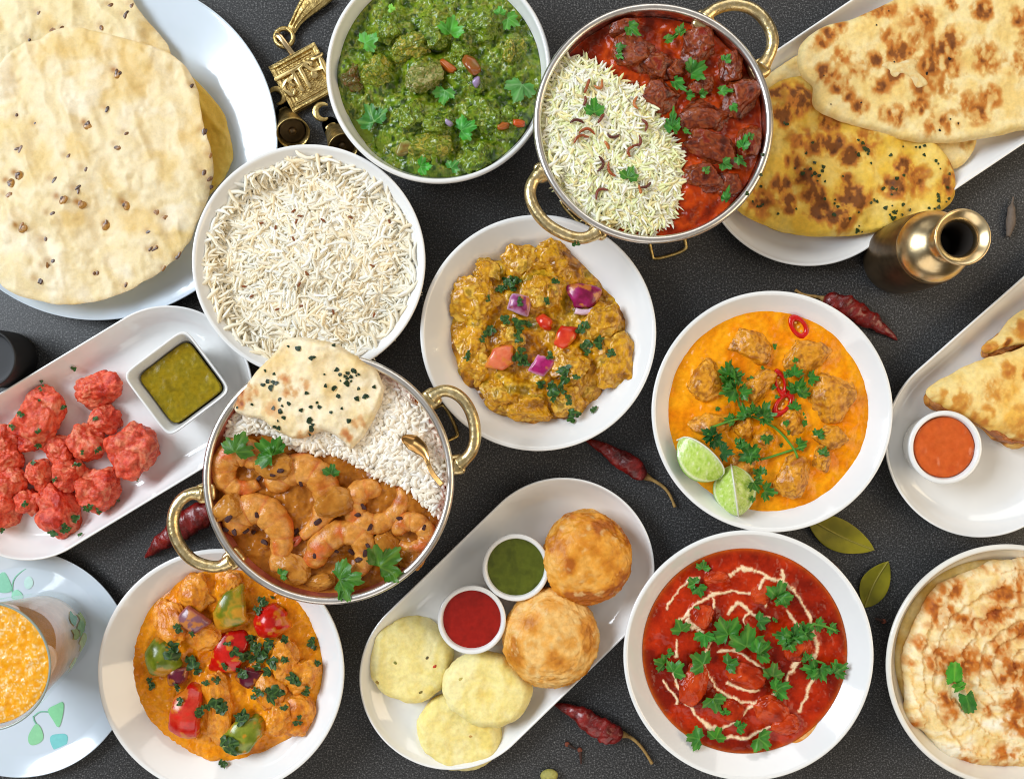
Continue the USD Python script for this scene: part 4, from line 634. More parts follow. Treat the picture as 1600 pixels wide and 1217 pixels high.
vf = tube(np.array([drop(*ZI(*q)) * [1, 1, 0] + [0, 0, hm(*drop(*ZI(830, 440))[:2]) - .002] for q in spline([(795, 500), (845, 508), (895, 490)], 10)]), .0028, 8); part(o, 'cut_edge', vf, MAT['vegetable_skin'], srgb('#e6c4d4'), reg=False)
veg('onion_piece', 'red onion piece dusted with herb at upper left of yellow curry', [(455, 490), (480, 405), (580, 430), (560, 530)], ZI, .004, ['#9a4a80', '#7a1244', '#b87aa0'], 2, '#d8b0cc', .004)
veg('onion_piece', 'magenta onion square low in the middle of yellow curry', [(555, 800), (610, 712), (705, 750), (640, 830)], ZI, .004, ['#b01c6a', '#98125a', '#c84a8c'], 3, '#e0a0c4', .004)
veg('tomato_piece', 'upper bright tomato piece in centre of yellow curry', [(595, 530), (640, 510), (690, 550), (680, 600), (620, 590)], ZI, .004, TM, 4, None, .005)
veg('tomato_piece', 'lower bright tomato piece in centre of yellow curry', [(700, 610), (730, 570), (812, 580), (800, 640), (735, 700), (690, 665)], ZI, .004, TM, 5, None, .005)
veg('tomato_piece', 'pale pink tomato piece left of centre in yellow curry', [(385, 690), (485, 660), (490, 760), (430, 800), (340, 780)], ZI, .004, ['#d8603c', '#e07850', '#d0502c'], 6, None, .005)
pinches([(470, 350, 24), (500, 335, 20), (430, 385, 24), (480, 380, 18), (690, 355, 16), (430, 545, 24), (360, 600, 22), (500, 580, 26), (512, 450, 18), (560, 570, 18), (505, 632, 18), (835, 578, 26), (860, 680, 28), (912, 660, 22), (525, 720, 28), (670, 720, 16), (740, 800, 22), (705, 870, 34), (630, 875, 20), (730, 893, 18), (790, 1032, 28), (885, 990, 14), (780, 207, 12), (262, 720, 16), (970, 712, 16), (762, 940, 18), (655, 450, 14), (540, 760, 18), (690, 940, 14), (330, 640, 12), (805, 830, 14), (365, 440, 12)], ('chopped coriander', 'yellow curry'), 'chopped coriander on the yellow curry', 1000, cols=('#27501a', '#6a9a3e'), f=ZI, marks=[(840, 440, 'the largest red onion piece'), (520, 465, 'the herb dusted onion piece'), (635, 765, 'the magenta onion square'), (640, 550, 'the upper bright tomato'), (750, 620, 'the lower bright tomato'), (420, 730, 'the pale pink tomato'), (690, 240, 'the topmost chicken piece'), (1000, 740, 'the lower right chicken piece'), (300, 440, 'the large left chicken piece'), (570, 980, 'the bottom chicken piece')])

# orange curry with lime
ZJ = lambda x, y: (1010 + x / 3.0425, 440 + y / 3.0425)
c, R, P_, _ = ORA; zo = .034; fr = M(159.5, zo)
ORA_C = [(490, 310, 72, 52, 34, 10, 'topmost'), (770, 370, 76, 66, 32, 30, 'upper right, under herbs'), (290, 465, 56, 66, 30, 40, 'upper left'), (540, 495, 54, 56, 30, 10, 'centre, left of chili slices'), (880, 555, 66, 78, 34, 20, 'right'), (315, 665, 74, 44, 28, 5, 'left, above lime'), (470, 690, 40, 40, 26, 0, 'small, beside the left one'), (690, 670, 42, 54, 26, 0, 'below the chili slices'), (885, 740, 60, 46, 28, 35, 'lower right'), (840, 845, 28, 42, 22, 10, 'small, below lower right one'), (690, 920, 54, 66, 32, 15, 'lowest'), (560, 745, 34, 34, 20, 0, 'small, under the stems'), (480, 860, 50, 40, 22, 0, 'small, right of the limes')]
ORA_C_m = mounds(ZJ, ORA_C, zo, 20)
curry('orange_curry', 'smooth orange curry sauce in the bowl with lime wedges', wobble(c, fr, .004, 3), zo, zo - .005, ['#e68002', '#f29406', '#f8a412', '#ec8a02'], 'sauce_glossy', 17, lump=.0022, fine=.0007, scale=45, extra=lambda x, y, d: ORA_C_m(x, y))
OC = ['#a8600c', '#cc8414', '#e89e24', '#9a5a0c', '#eeaa34']
for i, (x, y, w, l, h, dg, d) in enumerate(ORA_C):
    place_chunk('meat_chunk', 'browned chunk coated in orange curry, ' + d, 'meat', *ZJ(x, y), w, l, h, dg, 370 + i, MAT['meat_glossy'], OC, sink=.6, scale=140, boxy=3.4, cuts=8, rough=.16, fine=.06)
def lime(label, px, py, L, wd, deg, seed, tilt=0):
    b = drop(px, py); z = b[2]; g = rng(seed); Lm, Wm = M(L, z) / 2, M(wd, z); t = Thing('lime_wedge', label, 'lime', (b[0], b[1], z)); Rz = rotz(-math.radians(deg))
    u = np.linspace(-1, 1, 31); pr = np.maximum(1 - u ** 2, 0) ** .72; a = np.linspace(0, 1, 15); Rt_ = rot([1, 0, 0], math.radians(tilt))
    core = np.stack([u * Lm, 0 * u, .002 + .95 * Wm * .55 * np.maximum(1 - u ** 2, 0) ** .35], 1)    # the straight core edge of the wedge, facing up
    def arc(q): th = PI * (.06 + .88 * q); return np.stack([u * Lm, -np.cos(th) * Wm * .62 * pr, core[:, 2] * .0 + Wm * .30 * (1 - pr) * .3 - np.sin(th) * Wm * .30 * pr + .0025], 1)
    grid = np.stack([arc(q) for q in a], 1); place = lambda v: (v @ Rt_.T) @ Rz.T + [b[0], b[1], z + Wm * .2]
    v, f = loft([grid[i] for i in range(31)], False, False, False)
    part(t, 'rind', (place(v), f), MAT['vegetable_skin'], pal(v, ['#4c7c10', '#6a9a1c', '#86b030'], 150, seed))
    for side in (0, 14):
        k = np.linspace(0, 1, 14); gg = np.stack([core + (grid[:, side] - core) * q for q in k], 1); gg[:, 1:-1, 2] += .0012 * (fbm(gg[:, 1:-1] * 420, 3, seed) - .5)
        v, f = loft([gg[i] for i in range(31)], False, False, False); kk = np.tile(k, 31); uu = np.repeat(u, 14); cell = np.abs(((np.arctan2(uu * 1.3, kk + .12) * 2.2 + .5) % 1) - .5) * 2
        col = pal(v * [1, 1, 1], ['#9cc038', '#b8d65c', '#cbe27c', '#a8cc48'], 380, seed); col = blend(col, srgb('#eaf2c0'), np.clip(.7 * sstep(.86, 1, cell) + .9 * sstep(.86, .93, kk) + .5 * sstep(.14, .0, kk), 0, 1)); col = blend(col, srgb('#7aa828'), sstep(.95, .99, kk))
        part(t, 'flesh', (place(v), f if side == 0 else f[:, ::-1]), MAT['fruit_flesh'], col)
    part(t, 'core_membrane', tube(place(core + [0, 0, .0002]), .0008, 6), MAT['fruit_flesh'], srgb('#eef2d4'))
lime('lime wedge at the left rim of the orange curry bowl', 1086, 718, 88, 62, 42, 1, -38)
lime('lime wedge lower and to the right, beside the other wedge', 1145, 764, 80, 54, 82, 2, 12)
def chili_slice(label, px, py, L, w, deg, seed):
    b = drop(px, py); t = Thing('chili_slice', label, 'chili slice', b); R_ = rotz(-math.radians(deg)); v, f = torus(np.zeros(3), 1, .34, 40, 10); v = v * [M(L, b[2]) / 2.7, M(w, b[2]) / 2.7, .006]; v[:, 2] += .0016
    part(t, 'ring', (v @ R_.T + b, f), MAT['vegetable_skin'], srgb('#c4140c'))
    for k in range(3): part(t, 'seed', chunk(np.array([(k - 1) * M(L) * .18, 0, .001]) @ R_.T + b, (.003, .0022, .0012), k, k, boxy=2, cuts=0, sub=2), MAT['fruit_flesh'], srgb('#e8b860'))
chili_slice('red chili slice at the top rim of orange curry', 1247, 511, 44, 26, 55, 1); chili_slice('narrow red chili slice, upper of the centre pair', 1218, 598, 46, 18, 75, 2); chili_slice('red chili slice, lower of the centre pair', 1223, 631, 50, 24, -52, 3)
def sprig(label, leaves, stems, f, cols, cat='herb sprig', name='herb_sprig'):
    q = drop(*f(*leaves[0][:2])); t = Thing(name, label, cat, q)
    for st in stems: p3 = np.array([drop(*f(*s)) + [0, 0, .0018] for s in spline(st, 14)]); p3[:, 2] = np.convolve(np.pad(p3[:, 2], 3, 'edge'), np.ones(7) / 7, 'valid') + .0008; part(t, 'stem', tube(p3, .0011, 6), MAT['leaf'], srgb('#5d9a34'), reg=False)
    for (x, y, s, dg) in leaves: v, fc, col = leaf_at(*f(x, y), s * .85, dg, int(x + y), cols, lobes=3, teeth=.22, wide=.85); part(t, 'leaf', (v, fc), MAT['leaf'], col)
PR = ('#2f7218', '#6aa63a')
sprig('upright parsley sprig at upper left of the orange curry', [(385, 415, 40, 0), (370, 470, 34, -60), (380, 520, 42, -100), (430, 450, 32, 60), (465, 525, 30, 80)], [[(440, 592), (415, 500), (390, 420)]], ZJ, PR)
sprig('long crossing parsley sprig in the centre of orange curry', [(450, 615, 36, -20), (550, 610, 44, 20), (390, 655, 26, -90), (500, 600, 26, 0), (570, 655, 26, 120)], [[(300, 695), (400, 660), (480, 640)], [(500, 640), (600, 690), (660, 745), (718, 838)]], ZJ, PR)
sprig('lower parsley sprig pointing left in the orange curry', [(470, 800, 46, -30), (440, 765, 26, -10), (510, 835, 30, 110)], [[(540, 845), (640, 815), (755, 780)]], ZJ, PR)
sprig('dark parsley leaves above the left lime wedge', [(290, 720, 34, -60), (330, 760, 34, 120), (355, 805, 34, 90)], [[(290, 720), (330, 760), (360, 800)]], ZJ, ('#1a5a20', '#3a7a34'))
for (x, y, s, dg, d) in [(715, 500, 44, 20, 'curly parsley leaf right of the chili slices'), (700, 425, 30, 0, 'parsley leaf on the upper right chunk'), (785, 460, 28, 90, 'dark parsley leaf at the edge of upper right chunk'), (745, 520, 26, 40, 'parsley leaf above the right chunk'), (700, 585, 26, 10, 'parsley leaf right of the lower chili slice'), (815, 718, 24, 40, 'parsley leaf on the lower right chunk'), (842, 805, 22, 20, 'parsley leaf on the small lower right chunk'), (570, 750, 24, 180, 'parsley leaf beside the crossing stems'), (520, 905, 30, -60, 'parsley leaf right of the lime wedges, upper'), (515, 970, 32, 150, 'parsley leaf right of the lime wedges, middle'), (575, 995, 36, 100, 'parsley leaf right of the lime wedges, lowest'), (735, 770, 26, 70, 'parsley leaf at the end of the lower stem')]:
    herb('parsley_leaf', d, *ZJ(x, y), s, dg, int(x * 3 + y), cols=PR, teeth=.22, wide=.9)
pinches([(610, 305, 13), (555, 412, 10), (335, 600, 14), (485, 450, 12), (665, 675, 13), (750, 672, 15), (745, 635, 10), (660, 440, 14), (715, 370, 12), (605, 500, 14), (570, 905, 12), (650, 775, 12), (690, 480, 16), (500, 1030, 14), (665, 715, 12), (610, 540, 14), (415, 755, 12)], ('chopped herb bits', 'orange curry'), 'chopped herb bits on the orange curry', 1200, cols=PR, f=ZJ, n=2, marks=[(720, 215, 'the chili slice at the rim'), (635, 480, 'the upper centre chili slice'), (645, 580, 'the lower centre chili slice'), (230, 840, 'the left lime wedge'), (410, 985, 'the lower lime wedge'), (490, 310, 'the topmost meat chunk'), (880, 555, 'the right meat chunk'), (690, 920, 'the lowest meat chunk'), (290, 465, 'the upper left meat chunk')])

# red curry with cream
ZN = lambda x, y: (960 + x / 2.99, 810 + y / 2.99)
c, R, P_, _ = RED; zo = .034; SW = [([(250, 430), (270, 380), (330, 300), (400, 285)], 7), ([(300, 480), (390, 395), (480, 350), (560, 340), (650, 345), (690, 290), (750, 280)], 10), ([(540, 265), (600, 230), (680, 260), (750, 285), (800, 300), (850, 370), (910, 440), (935, 530), (945, 600), (930, 680), (920, 760), (890, 830), (860, 900)], 12), ([(350, 430), (370, 510), (440, 570), (410, 650), (430, 710), (480, 790), (540, 840), (620, 862), (700, 850), (760, 820), (815, 750), (850, 680), (870, 650)], 11), ([(285, 700), (300, 780), (330, 840), (370, 880), (390, 940), (450, 980), (520, 965), (580, 925), (640, 872)], 10), ([(530, 450), (580, 400), (640, 440), (720, 450)], 10), ([(520, 1015), (600, 1015), (680, 990), (740, 960), (860, 950)], 10), ([(480, 625), (560, 615), (640, 660), (700, 690)], 9), ([(800, 430), (840, 480), (900, 520)], 8), ([(455, 370), (460, 420), (430, 480)], 7), ([(290, 560), (295, 640)], 9), ([(230, 760), (260, 800), (285, 860)], 8), ([(700, 400), (650, 350)], 7), ([(640, 430), (600, 470), (640, 520)], 7), ([(540, 770), (590, 800), (660, 810)], 11), ([(780, 250), (790, 300)], 12), ([(345, 460), (365, 520)], 14), ([(590, 235), (640, 240)], 14), ([(850, 640), (830, 690)], 14), ([(400, 950), (450, 985)], 13)]
swp = np.vstack([np.c_[np.array([W(*ZN(*q), zo)[:2] for q in spline(pts, 80)]), np.full(80, M(w / 2.99, zo))] for pts, w in SW]); swt = cKDTree(swp[:, :2])
def cream(x, y):
    n = fbm(np.stack([x * 90, y * 90, 0 * x], -1), 4, 5) - .5; m = fbm(np.stack([x * 90, y * 90, 0 * x + 7], -1), 4, 6) - .5; d, i = swt.query(np.stack([x + .008 * n, y + .008 * m], 1)); f2 = fbm(xyz(x, y, 420), 4, 7); return np.clip(1.25 - d / (swp[i, 2] * .85) - .9 * (f2 - .42), 0, 1)
def redcol(x, y, d, c):
    k = cream(x, y); c = blend(c, srgb('#c8501c'), .7 * sstep(0, .3, k)); c = blend(c, srgb('#f6dab0'), sstep(.2, .75, k)); return blend(c, srgb('#d86a1c'), .8 * np.exp(-d / .0016))
RED_C = [(370, 775, 44, 66, 22, 15, 'left'), (620, 735, 62, 40, 24, 15, 'centre, below the big leaf'), (730, 910, 56, 50, 22, 40, 'lower right'), (550, 895, 36, 34, 18, 0, 'lower middle'), (860, 610, 38, 44, 20, 30, 'right'), (800, 965, 46, 32, 18, -20, 'bottom right'), (690, 355, 34, 30, 16, 0, 'top right'), (420, 455, 30, 36, 18, 20, 'upper left'), (480, 280, 40, 24, 14, 0, 'top')]
RED_C_m = mounds(ZN, RED_C, zo, 16)
curry('red_curry', 'glossy red curry with cream swirls in the lower right bowl', wobble(c, M(160, zo), .004, 5), zo, zo - .005, ['#7a1604', '#a02206', '#bc300a', '#8e1c04'], 'sauce_glossy', 19, lump=.003, fine=.0006, scale=40, ecol=redcol, extra=lambda x, y, d: RED_C_m(x, y) + .0012 * cream(x, y), res=.0010)
sm = Polygon(poly([(1256, 1148), (1282, 1118), (1288, 1117), (1281, 1134), (1270, 1148), (1258, 1158), (1242, 1164), (1238, 1162)], .04, 60)); c = RED[0]
vf, col = slab(np.array(sm.exterior.coords)[:-1], lambda x, y, d: np.interp(np.hypot(x - c[0], y - c[1]), *zip(*[(a, inner_z(RED[2], a)) for a in np.linspace(0, RED[1], 60)])) + .0003 + .0005 * np.minimum(d / .002, 1), lambda x, y: np.interp(np.hypot(x - c[0], y - c[1]), *zip(*[(a, inner_z(RED[2], a)) for a in np.linspace(0, RED[1], 60)])) - .0005, .0015, lambda x, y, d, z: pal(xyz(x, y, 1), ['#dca050', '#e8bc7c', '#d88a34'], 260)); solo('sauce_smear', 'orange smear of sauce at lower right inside of red curry bowl', 'smear', vf, MAT['sauce_smooth'], col)
RC = ['#8e2206', '#b4340c', '#c8481a', '#a02a06']
for i, (x, y, w, l, h, dg, d) in enumerate(RED_C):
    p = place_chunk('meat_chunk', 'chunk coated in red curry, ' + d, 'meat', *ZN(x, y), w, l, h, dg, 400 + i, MAT['sauce_glossy'], RC, sink=.62, scale=80, boxy=2.5, cuts=3, rough=.18, fine=.05)
LN = ('#357c22', '#72b048')
for (x, y, s, dg, d) in [(505, 505, 60, -35, 'large coriander leaf left of the centre one on red curry'), (612, 545, 66, 5, 'largest coriander leaf in centre of red curry'), (695, 610, 48, 60, 'coriander leaf right of the largest one on red curry'), (765, 330, 50, 20, 'coriander cluster at the upper right of red curry'), (795, 385, 34, 150, 'coriander leaf below the upper right cluster'), (395, 335, 30, 160, 'coriander leaf at upper left of red curry, lower of two'), (360, 290, 26, -50, 'coriander leaf at upper left of red curry, upper of two'), (412, 215, 26, 10, 'small coriander leaf near the top left rim of red curry'), (303, 500, 36, -20, 'coriander leaf at left of red curry above centre'), (415, 560, 38, 180, 'upright dark coriander leaf left of the large leaves'), (385, 650, 46, -50, 'coriander leaf above the left red chunk'), (210, 668, 32, -70, 'coriander leaf nearest to the left rim of red curry'), (288, 690, 40, 40, 'coriander leaf right of the left rim one'), (260, 625, 18, 100, 'tiny coriander strip at left of red curry'), (545, 670, 34, 70, 'coriander leaf below the largest leaf'), (735, 700, 40, 10, 'coriander leaf right of the centre chunk, upper'), (770, 775, 44, 60, 'coriander leaf right of the centre chunk, lower'), (690, 472, 32, 80, 'coriander leaf between the large leaf and upper cluster'), (820, 590, 30, 150, 'coriander leaf over the right red chunk'), (465, 860, 44, 160, 'coriander leaf at lower left of red curry'), (515, 895, 18, 0, 'tiny coriander strip at lower left of red curry'), (365, 1012, 40, -80, 'coriander leaf at the lower left rim of red curry'), (478, 1000, 36, 20, 'coriander leaf at bottom left of red curry'), (585, 958, 28, 70, 'coriander leaf at the bottom middle of red curry'), (685, 1030, 44, 130, 'coriander leaf at the bottom rim of red curry')]:
    herb('coriander_leaf', d, *ZN(x, y), s, dg, int(x + 2 * y), cols=LN, wide=.95)
sprig('coriander sprig with stem reaching the right rim, upper', [(765, 535, 38, -80), (825, 515, 44, 10), (885, 500, 40, 50), (960, 492, 28, 100), (1020, 515, 26, 120)], [[(840, 530), (930, 492), (1030, 520)]], ZN, LN)
sprig('coriander sprig with curled stem at the right rim, lower', [(905, 695, 40, -80), (960, 715, 40, 160), (890, 640, 26, -20), (1045, 690, 40, 60), (1020, 700, 26, 0)], [[(930, 660), (975, 675), (1000, 715)], [(1000, 715), (1040, 700)]], ZN, LN)
pinches([(385, 412, 10), (740, 815, 12), (755, 470, 14), (600, 965, 10)], ('small coriander bit', 'red curry'), 'coriander bits on the red curry', 1300, cols=LN, f=ZN, n=2, marks=[(610, 550, 'the largest coriander leaf'), (770, 340, 'the upper right coriander cluster'), (620, 740, 'the centre red chunk'), (590, 960, 'the bottom middle leaf')])

# orange chicken curry with peppers
ZR = lambda x, y: (140 + x / 3.317, 850 + y / 3.317)
c, R, P_, _ = BUT
BO = [(195, 620), (215, 470), (290, 350), (400, 230), (540, 150), (700, 110), (840, 130), (1000, 210), (1110, 300), (1190, 460), (1210, 600), (1195, 740), (1150, 890), (1060, 990), (960, 1060), (850, 1120), (700, 1155), (540, 1130), (400, 1040), (290, 940), (225, 780)]
BUT_C = [(560, 250, 56, 56, 26, 30, 'top left'), (730, 220, 44, 50, 24, 0, 'top, behind green pepper'), (420, 400, 50, 70, 20, -30, 'left of the purple onion'), (580, 470, 60, 50, 18, 0, 'under the purple onion'), (1010, 610, 44, 74, 30, 5, 'upper right'), (1110, 690, 52, 54, 28, 0, 'right rim'), (945, 760, 50, 62, 28, -10, 'under the dark herbs'), (1050, 880, 68, 66, 30, 20, 'lower right'), (980, 900, 40, 50, 24, 0, 'beside the lower green pepper'), (660, 850, 48, 112, 36, -4, 'long finger shaped, at bottom centre')]
BUT_C_m = mounds(ZR, BUT_C, .03, 28, 1.25)
curry('pepper_curry', 'creamy orange chicken curry with vegetables in lower left bowl', poly(BO, .03, 220, ZR), .024, .015, ['#d87806', '#ea8e10', '#f29c1e', '#e0820a'], 'sauce_glossy', 21, mound=.005, lump=.0035, fine=.0014, scale=55, ecol=lambda x, y, d, c: blend(c, srgb('#e8a020'), .8 * np.exp(-d / .0025)), extra=lambda x, y, d: BUT_C_m(x, y))
BC = ['#c86a08', '#de8614', '#ee9e30', '#d07408']
for i, (x, y, w, l, h, dg, d) in enumerate(BUT_C):
    place_chunk('chicken_piece', 'chicken in creamy orange curry, ' + d, 'chicken', *ZR(x, y), w, l, h, dg, 440 + i, MAT['meat_glossy'], BC, sink=.55, scale=120, boxy=2.4, cuts=4, rough=.26, fine=.06)
RP = ['#b80c06', '#cc1a0c', '#c4120a', '#d8301c']; GP = ['#5a6a10', '#73821a', '#8a942c', '#66761a']; DO = ['#4a0e1e', '#5c1428', '#6c1c34']
veg('onion_piece', 'dull purple onion piece at upper left of pepper curry', [(450, 385), (505, 315), (560, 350), (625, 410), (545, 470), (490, 430)], ZR, .004, ['#744a58', '#8a5c66', '#80505c'], 11, '#b0605c', .005)
veg('bell_pepper_piece', 'green pepper piece with orange sauce at top of pepper curry', [(645, 350), (700, 250), (790, 195), (800, 280), (825, 400), (740, 430), (645, 455)], ZR, .004, ['#6a7414', '#b88c22', '#8a8a20', '#d09428'], 12, None, .009)
veg('bell_pepper_piece', 'round glossy red pepper piece at upper right of pepper curry', [(850, 400), (880, 325), (960, 305), (1020, 360), (1045, 440), (960, 485), (875, 480)], ZR, .006, RP, 13, None, .014)
veg('bell_pepper_piece', 'large red pepper piece in centre of pepper curry', [(680, 460), (800, 445), (830, 500), (800, 590), (760, 665), (600, 665), (640, 570)], ZR, .004, RP, 14, None, .006)
veg('bell_pepper_piece', 'green pepper piece at the left of pepper curry', [(285, 560), (340, 480), (420, 490), (460, 570), (475, 630), (390, 690), (310, 680)], ZR, .005, GP, 15, None, .010)
veg('onion_piece', 'dark purple onion piece below the left green pepper', [(400, 645), (505, 640), (500, 710), (450, 735), (405, 735)], ZR, .004, DO, 16, '#a05a50', .003)
veg('onion_piece', 'dark purple onion piece right of the centre red pepper', [(745, 690), (820, 640), (900, 660), (870, 720), (820, 750)], ZR, .004, DO, 17, '#7a2a34', .005)
veg('bell_pepper_piece', 'tall red pepper piece at lower left of pepper curry', [(445, 790), (520, 720), (590, 750), (585, 860), (560, 1005), (480, 1005), (410, 960), (425, 870)], ZR, .006, ['#c4140a', '#d8281a', '#cc3a24', '#bc1008'], 18, None, .013)
veg('bell_pepper_piece', 'olive green pepper piece at the bottom of pepper curry', [(680, 1000), (760, 910), (860, 885), (910, 910), (895, 990), (830, 1070), (740, 1100), (670, 1060)], ZR, .005, GP, 19, None, .010)
pinches([(885, 300, 24), (880, 345, 16), (945, 282, 12), (1025, 480, 18), (1165, 515, 24), (945, 510, 26), (840, 475, 18), (785, 570, 26), (800, 650, 26), (715, 520, 14), (700, 630, 14), (890, 590, 40), (920, 630, 34), (860, 530, 24), (540, 625, 34), (450, 555, 34), (465, 425, 20), (320, 720, 18), (460, 740, 16), (650, 840, 32), (690, 850, 24), (465, 815, 14), (570, 855, 18), (790, 885, 28), (730, 1040, 34), (965, 770, 34), (865, 770, 24), (1130, 760, 20), (1050, 700, 26), (1090, 910, 18), (690, 1135, 18), (1190, 605, 14), (1010, 605, 16), (530, 460, 12), (655, 700, 14), (1010, 840, 12), (600, 720, 14), (410, 545, 14)], ('chopped coriander', 'pepper curry'), 'chopped coriander on the pepper curry', 1400, cols=('#26481a', '#6f9a44'), f=ZR, marks=[(540, 395, 'the dull purple onion'), (740, 330, 'the top green pepper'), (940, 400, 'the round red pepper'), (720, 560, 'the centre red pepper'), (370, 590, 'the left green pepper'), (455, 690, 'the lower dark onion'), (825, 690, 'the right dark onion'), (500, 880, 'the tall red pepper'), (660, 850, 'the chicken finger'), (800, 990, 'the olive green pepper'), (1010, 610, 'the upper right chicken'), (1050, 880, 'the lower right chicken')])

# ------------------------------------------------------------------ prawn curry pan
ZK = lambda x, y: (260 + x / 2.83, 520 + y / 2.83)
zc = .089; cc2 = np.array(C2[:2]); kr = R2 * .94
circ = wobble(cc2, kr, .002, 6)
curry('prawn_curry', 'orange brown prawn curry sauce in the lower metal pan', circ, zc - .010, zc - .018, ['#8c4c0c', '#a46018', '#b87426', '#985610'], 'sauce_glossy', 23, lump=.005, fine=.0012, scale=50)
line = LineString([W(*ZK(*q), zc)[:2] for q in spline([(120, 480), (300, 470), (450, 460), (560, 525), (700, 545), (830, 590), (950, 660), (1060, 700), (1150, 790), (1210, 840), (1260, 900)], 40)])
rp = shapely.ops.split(Polygon(circ), line) if hasattr(shapely, 'ops') else None
if rp is None:
    from shapely.ops import split; rp = split(Polygon(circ), line)
rp = max(rp.geoms, key=lambda g: g.centroid.y); ro = np.array(rp.exterior.coords)[:-1]
vf, col = slab(ro, lambda x, y, d: zc - .010 + .013 * np.sqrt(np.clip(d / .02, 0, 1)) + .005 * (fbm(xyz(x, y, 45), 3, 29) - .5) - .006, zc - .018, .002, lambda x, y, d, z: np.tile(srgb('#f6f2ea'), (len(x), 1)), True)
t = Thing('short_grain_rice', 'sticky short white rice between naan and prawns in lower pan', 'rice', (*ro.mean(0), zc - .01), kind='stuff'); part(t, 'rice_bed', vf, MAT['rice_grain'], col)
vf, col = grains(np.array(Polygon(ro).buffer(-.002).exterior.coords), 3600, .0098, .0019, -.0003, .25, ['#fff6e4', '#fffaf0', '#fcf0da', '#fff4e2'], 28, .3, (-.0012, .003), zmax=.0895); part(t, 'rice_grain', vf, MAT['rice_grain'], col, kind='stuff')
def prawn(label, pts, r0, r1, seed, tail=True, lift=.16):
    q = spline([ZK(*p) for p in pts], 64); r = np.interp(np.linspace(0, 1, 64), [0, .06, .2, .55, .85, 1], [.35, .8, 1, .92, .6, .35]); base = float(np.median([drop(*s)[2] for s in q[::8]])); rad = M(r0 * 1.24 / 2.83, base) * r; seg = np.linspace(0, 7, 64) % 1
    rad = rad * (1 + .09 * (1 - seg) - .10 * np.exp(-((seg - .02) / .07) ** 2)); p3 = np.array([W(*s, base) for s in q]); p3[:, 2] = base + rad * lift
    v, f = tube(p3, rad, 18, .8); k = 18; n = fbm(v * 180, 3, seed) - .5; ctr = np.repeat(p3, k, 0); ctr = np.vstack([ctr, p3[:1], p3[-1:]]); d = v - ctr; ln = np.linalg.norm(d, axis=1, keepdims=True); v = v + d / np.maximum(ln, 1e-6) * (n * .0035)[:, None]
    col = pal(v, ['#b4641a', '#d08630', '#e09c48', '#c27426', '#d4682c'], 75, seed, 4); st = np.r_[np.repeat(seg, k), 0, 0]; col = blend(col, srgb('#c8461a'), .7 * np.exp(-((st - .9) / .09) ** 2) * fbm(v * 90, 2, seed + 1))
    t = Thing('prawn', label, 'prawn', (p3[:, 0].mean(), p3[:, 1].mean(), base)); part(t, 'body', (v, f), MAT['meat_glossy'], col)
    if tail:
        e = p3[-1]; dr = p3[-1] - p3[-4]; dr /= np.linalg.norm(dr); ang = math.atan2(dr[1], dr[0])
        for k2 in (-.28, .28):
            L = M(20, base); mid = e + np.array([math.cos(ang + k2), math.sin(ang + k2), 0]) * L * .45; part(t, 'tail_fin', chunk(mid + [0, 0, .001], (L * 1.1, L * .36, .003), ang + k2, seed, boxy=2, cuts=0, rough=.08, sub=3, tilt=.1), MAT['dry_skin'], pal(np.zeros((642, 3)) + np.arange(642)[:, None] * 1e-5, ['#a83a14', '#c85a24'], 200, seed))
prawn('curled prawn at the left rim under coriander', [(420, 590), (370, 535), (300, 530), (260, 580), (270, 655), (330, 690), (410, 665)], 50, 20, 1, False)
prawn('big prawn with orange tail in the middle of the pan', [(475, 700), (520, 625), (600, 600), (680, 640), (712, 725), (680, 830), (600, 900)], 56, 20, 2)
prawn('curled prawn at lower left, speckled with chili flakes', [(305, 890), (320, 815), (380, 775), (460, 800), (510, 880), (505, 970), (482, 1050)], 56, 20, 3, False)
prawn('chunky bent prawn at the bottom centre of the pan', [(650, 1035), (680, 950), (750, 890), (840, 890), (880, 960), (860, 1040), (800, 1060)], 48, 20, 4, False)
prawn('prawn with upright red tail touching the rice', [(950, 700), (880, 690), (830, 750), (850, 820), (930, 845), (1010, 800), (1045, 720), (1030, 680)], 42, 20, 5)
prawn('small curled prawn at the right rim of lower pan', [(1010, 890), (1060, 835), (1130, 850), (1150, 910), (1090, 950), (1030, 930)], 34, 16, 6, False)
for i, (x, y, w, l, d) in enumerate([(480, 590, 60, 40, 'between the two upper prawns'), (560, 1040, 60, 40, 'at the bottom rim'), (980, 960, 60, 40, 'above the big coriander leaf'), (740, 750, 50, 60, 'behind the big prawn'), (280, 775, 50, 40, 'at the left rim'), (680, 1100, 50, 26, 'lowest, at the bottom rim'), (1080, 990, 44, 40, 'at the right rim')]):
    place_chunk('curry_lump', 'soft lump of prawn curry masala ' + d, 'curry lump', *ZK(x, y), w, l, 22, i * 33, 480 + i, MAT['sauce_glossy'], ['#9c5a18', '#b47428', '#c4863a'], sink=.45, boxy=2.3, cuts=2, rough=.2, fine=.06)
NPO = [(520, 32), (640, 25), (770, 60), (860, 110), (935, 170), (958, 240), (935, 340), (890, 430), (815, 508), (780, 480), (700, 435), (600, 470), (500, 440), (430, 395), (360, 370), (303, 340), (340, 250), (420, 150), (480, 90)]
SC = 2.83
vf, col = bread(NPO, .0905, .008, ['#f2d094', '#f8e0b4', '#fae8c6', '#f4d8a4'], [(370, 270, 35, .9), (345, 300, 30, .8), (530, 210, 25, .5), (615, 230, 25, .5), (800, 455, 25, .6), (620, 460, 30, .5), (560, 270, 30, .35), (480, 330, 40, .3), (860, 400, 30, .4)], 35, ZK, edge=.005, lump=.005, dark='#7a3014', mid='#c8804a', wob=.002)
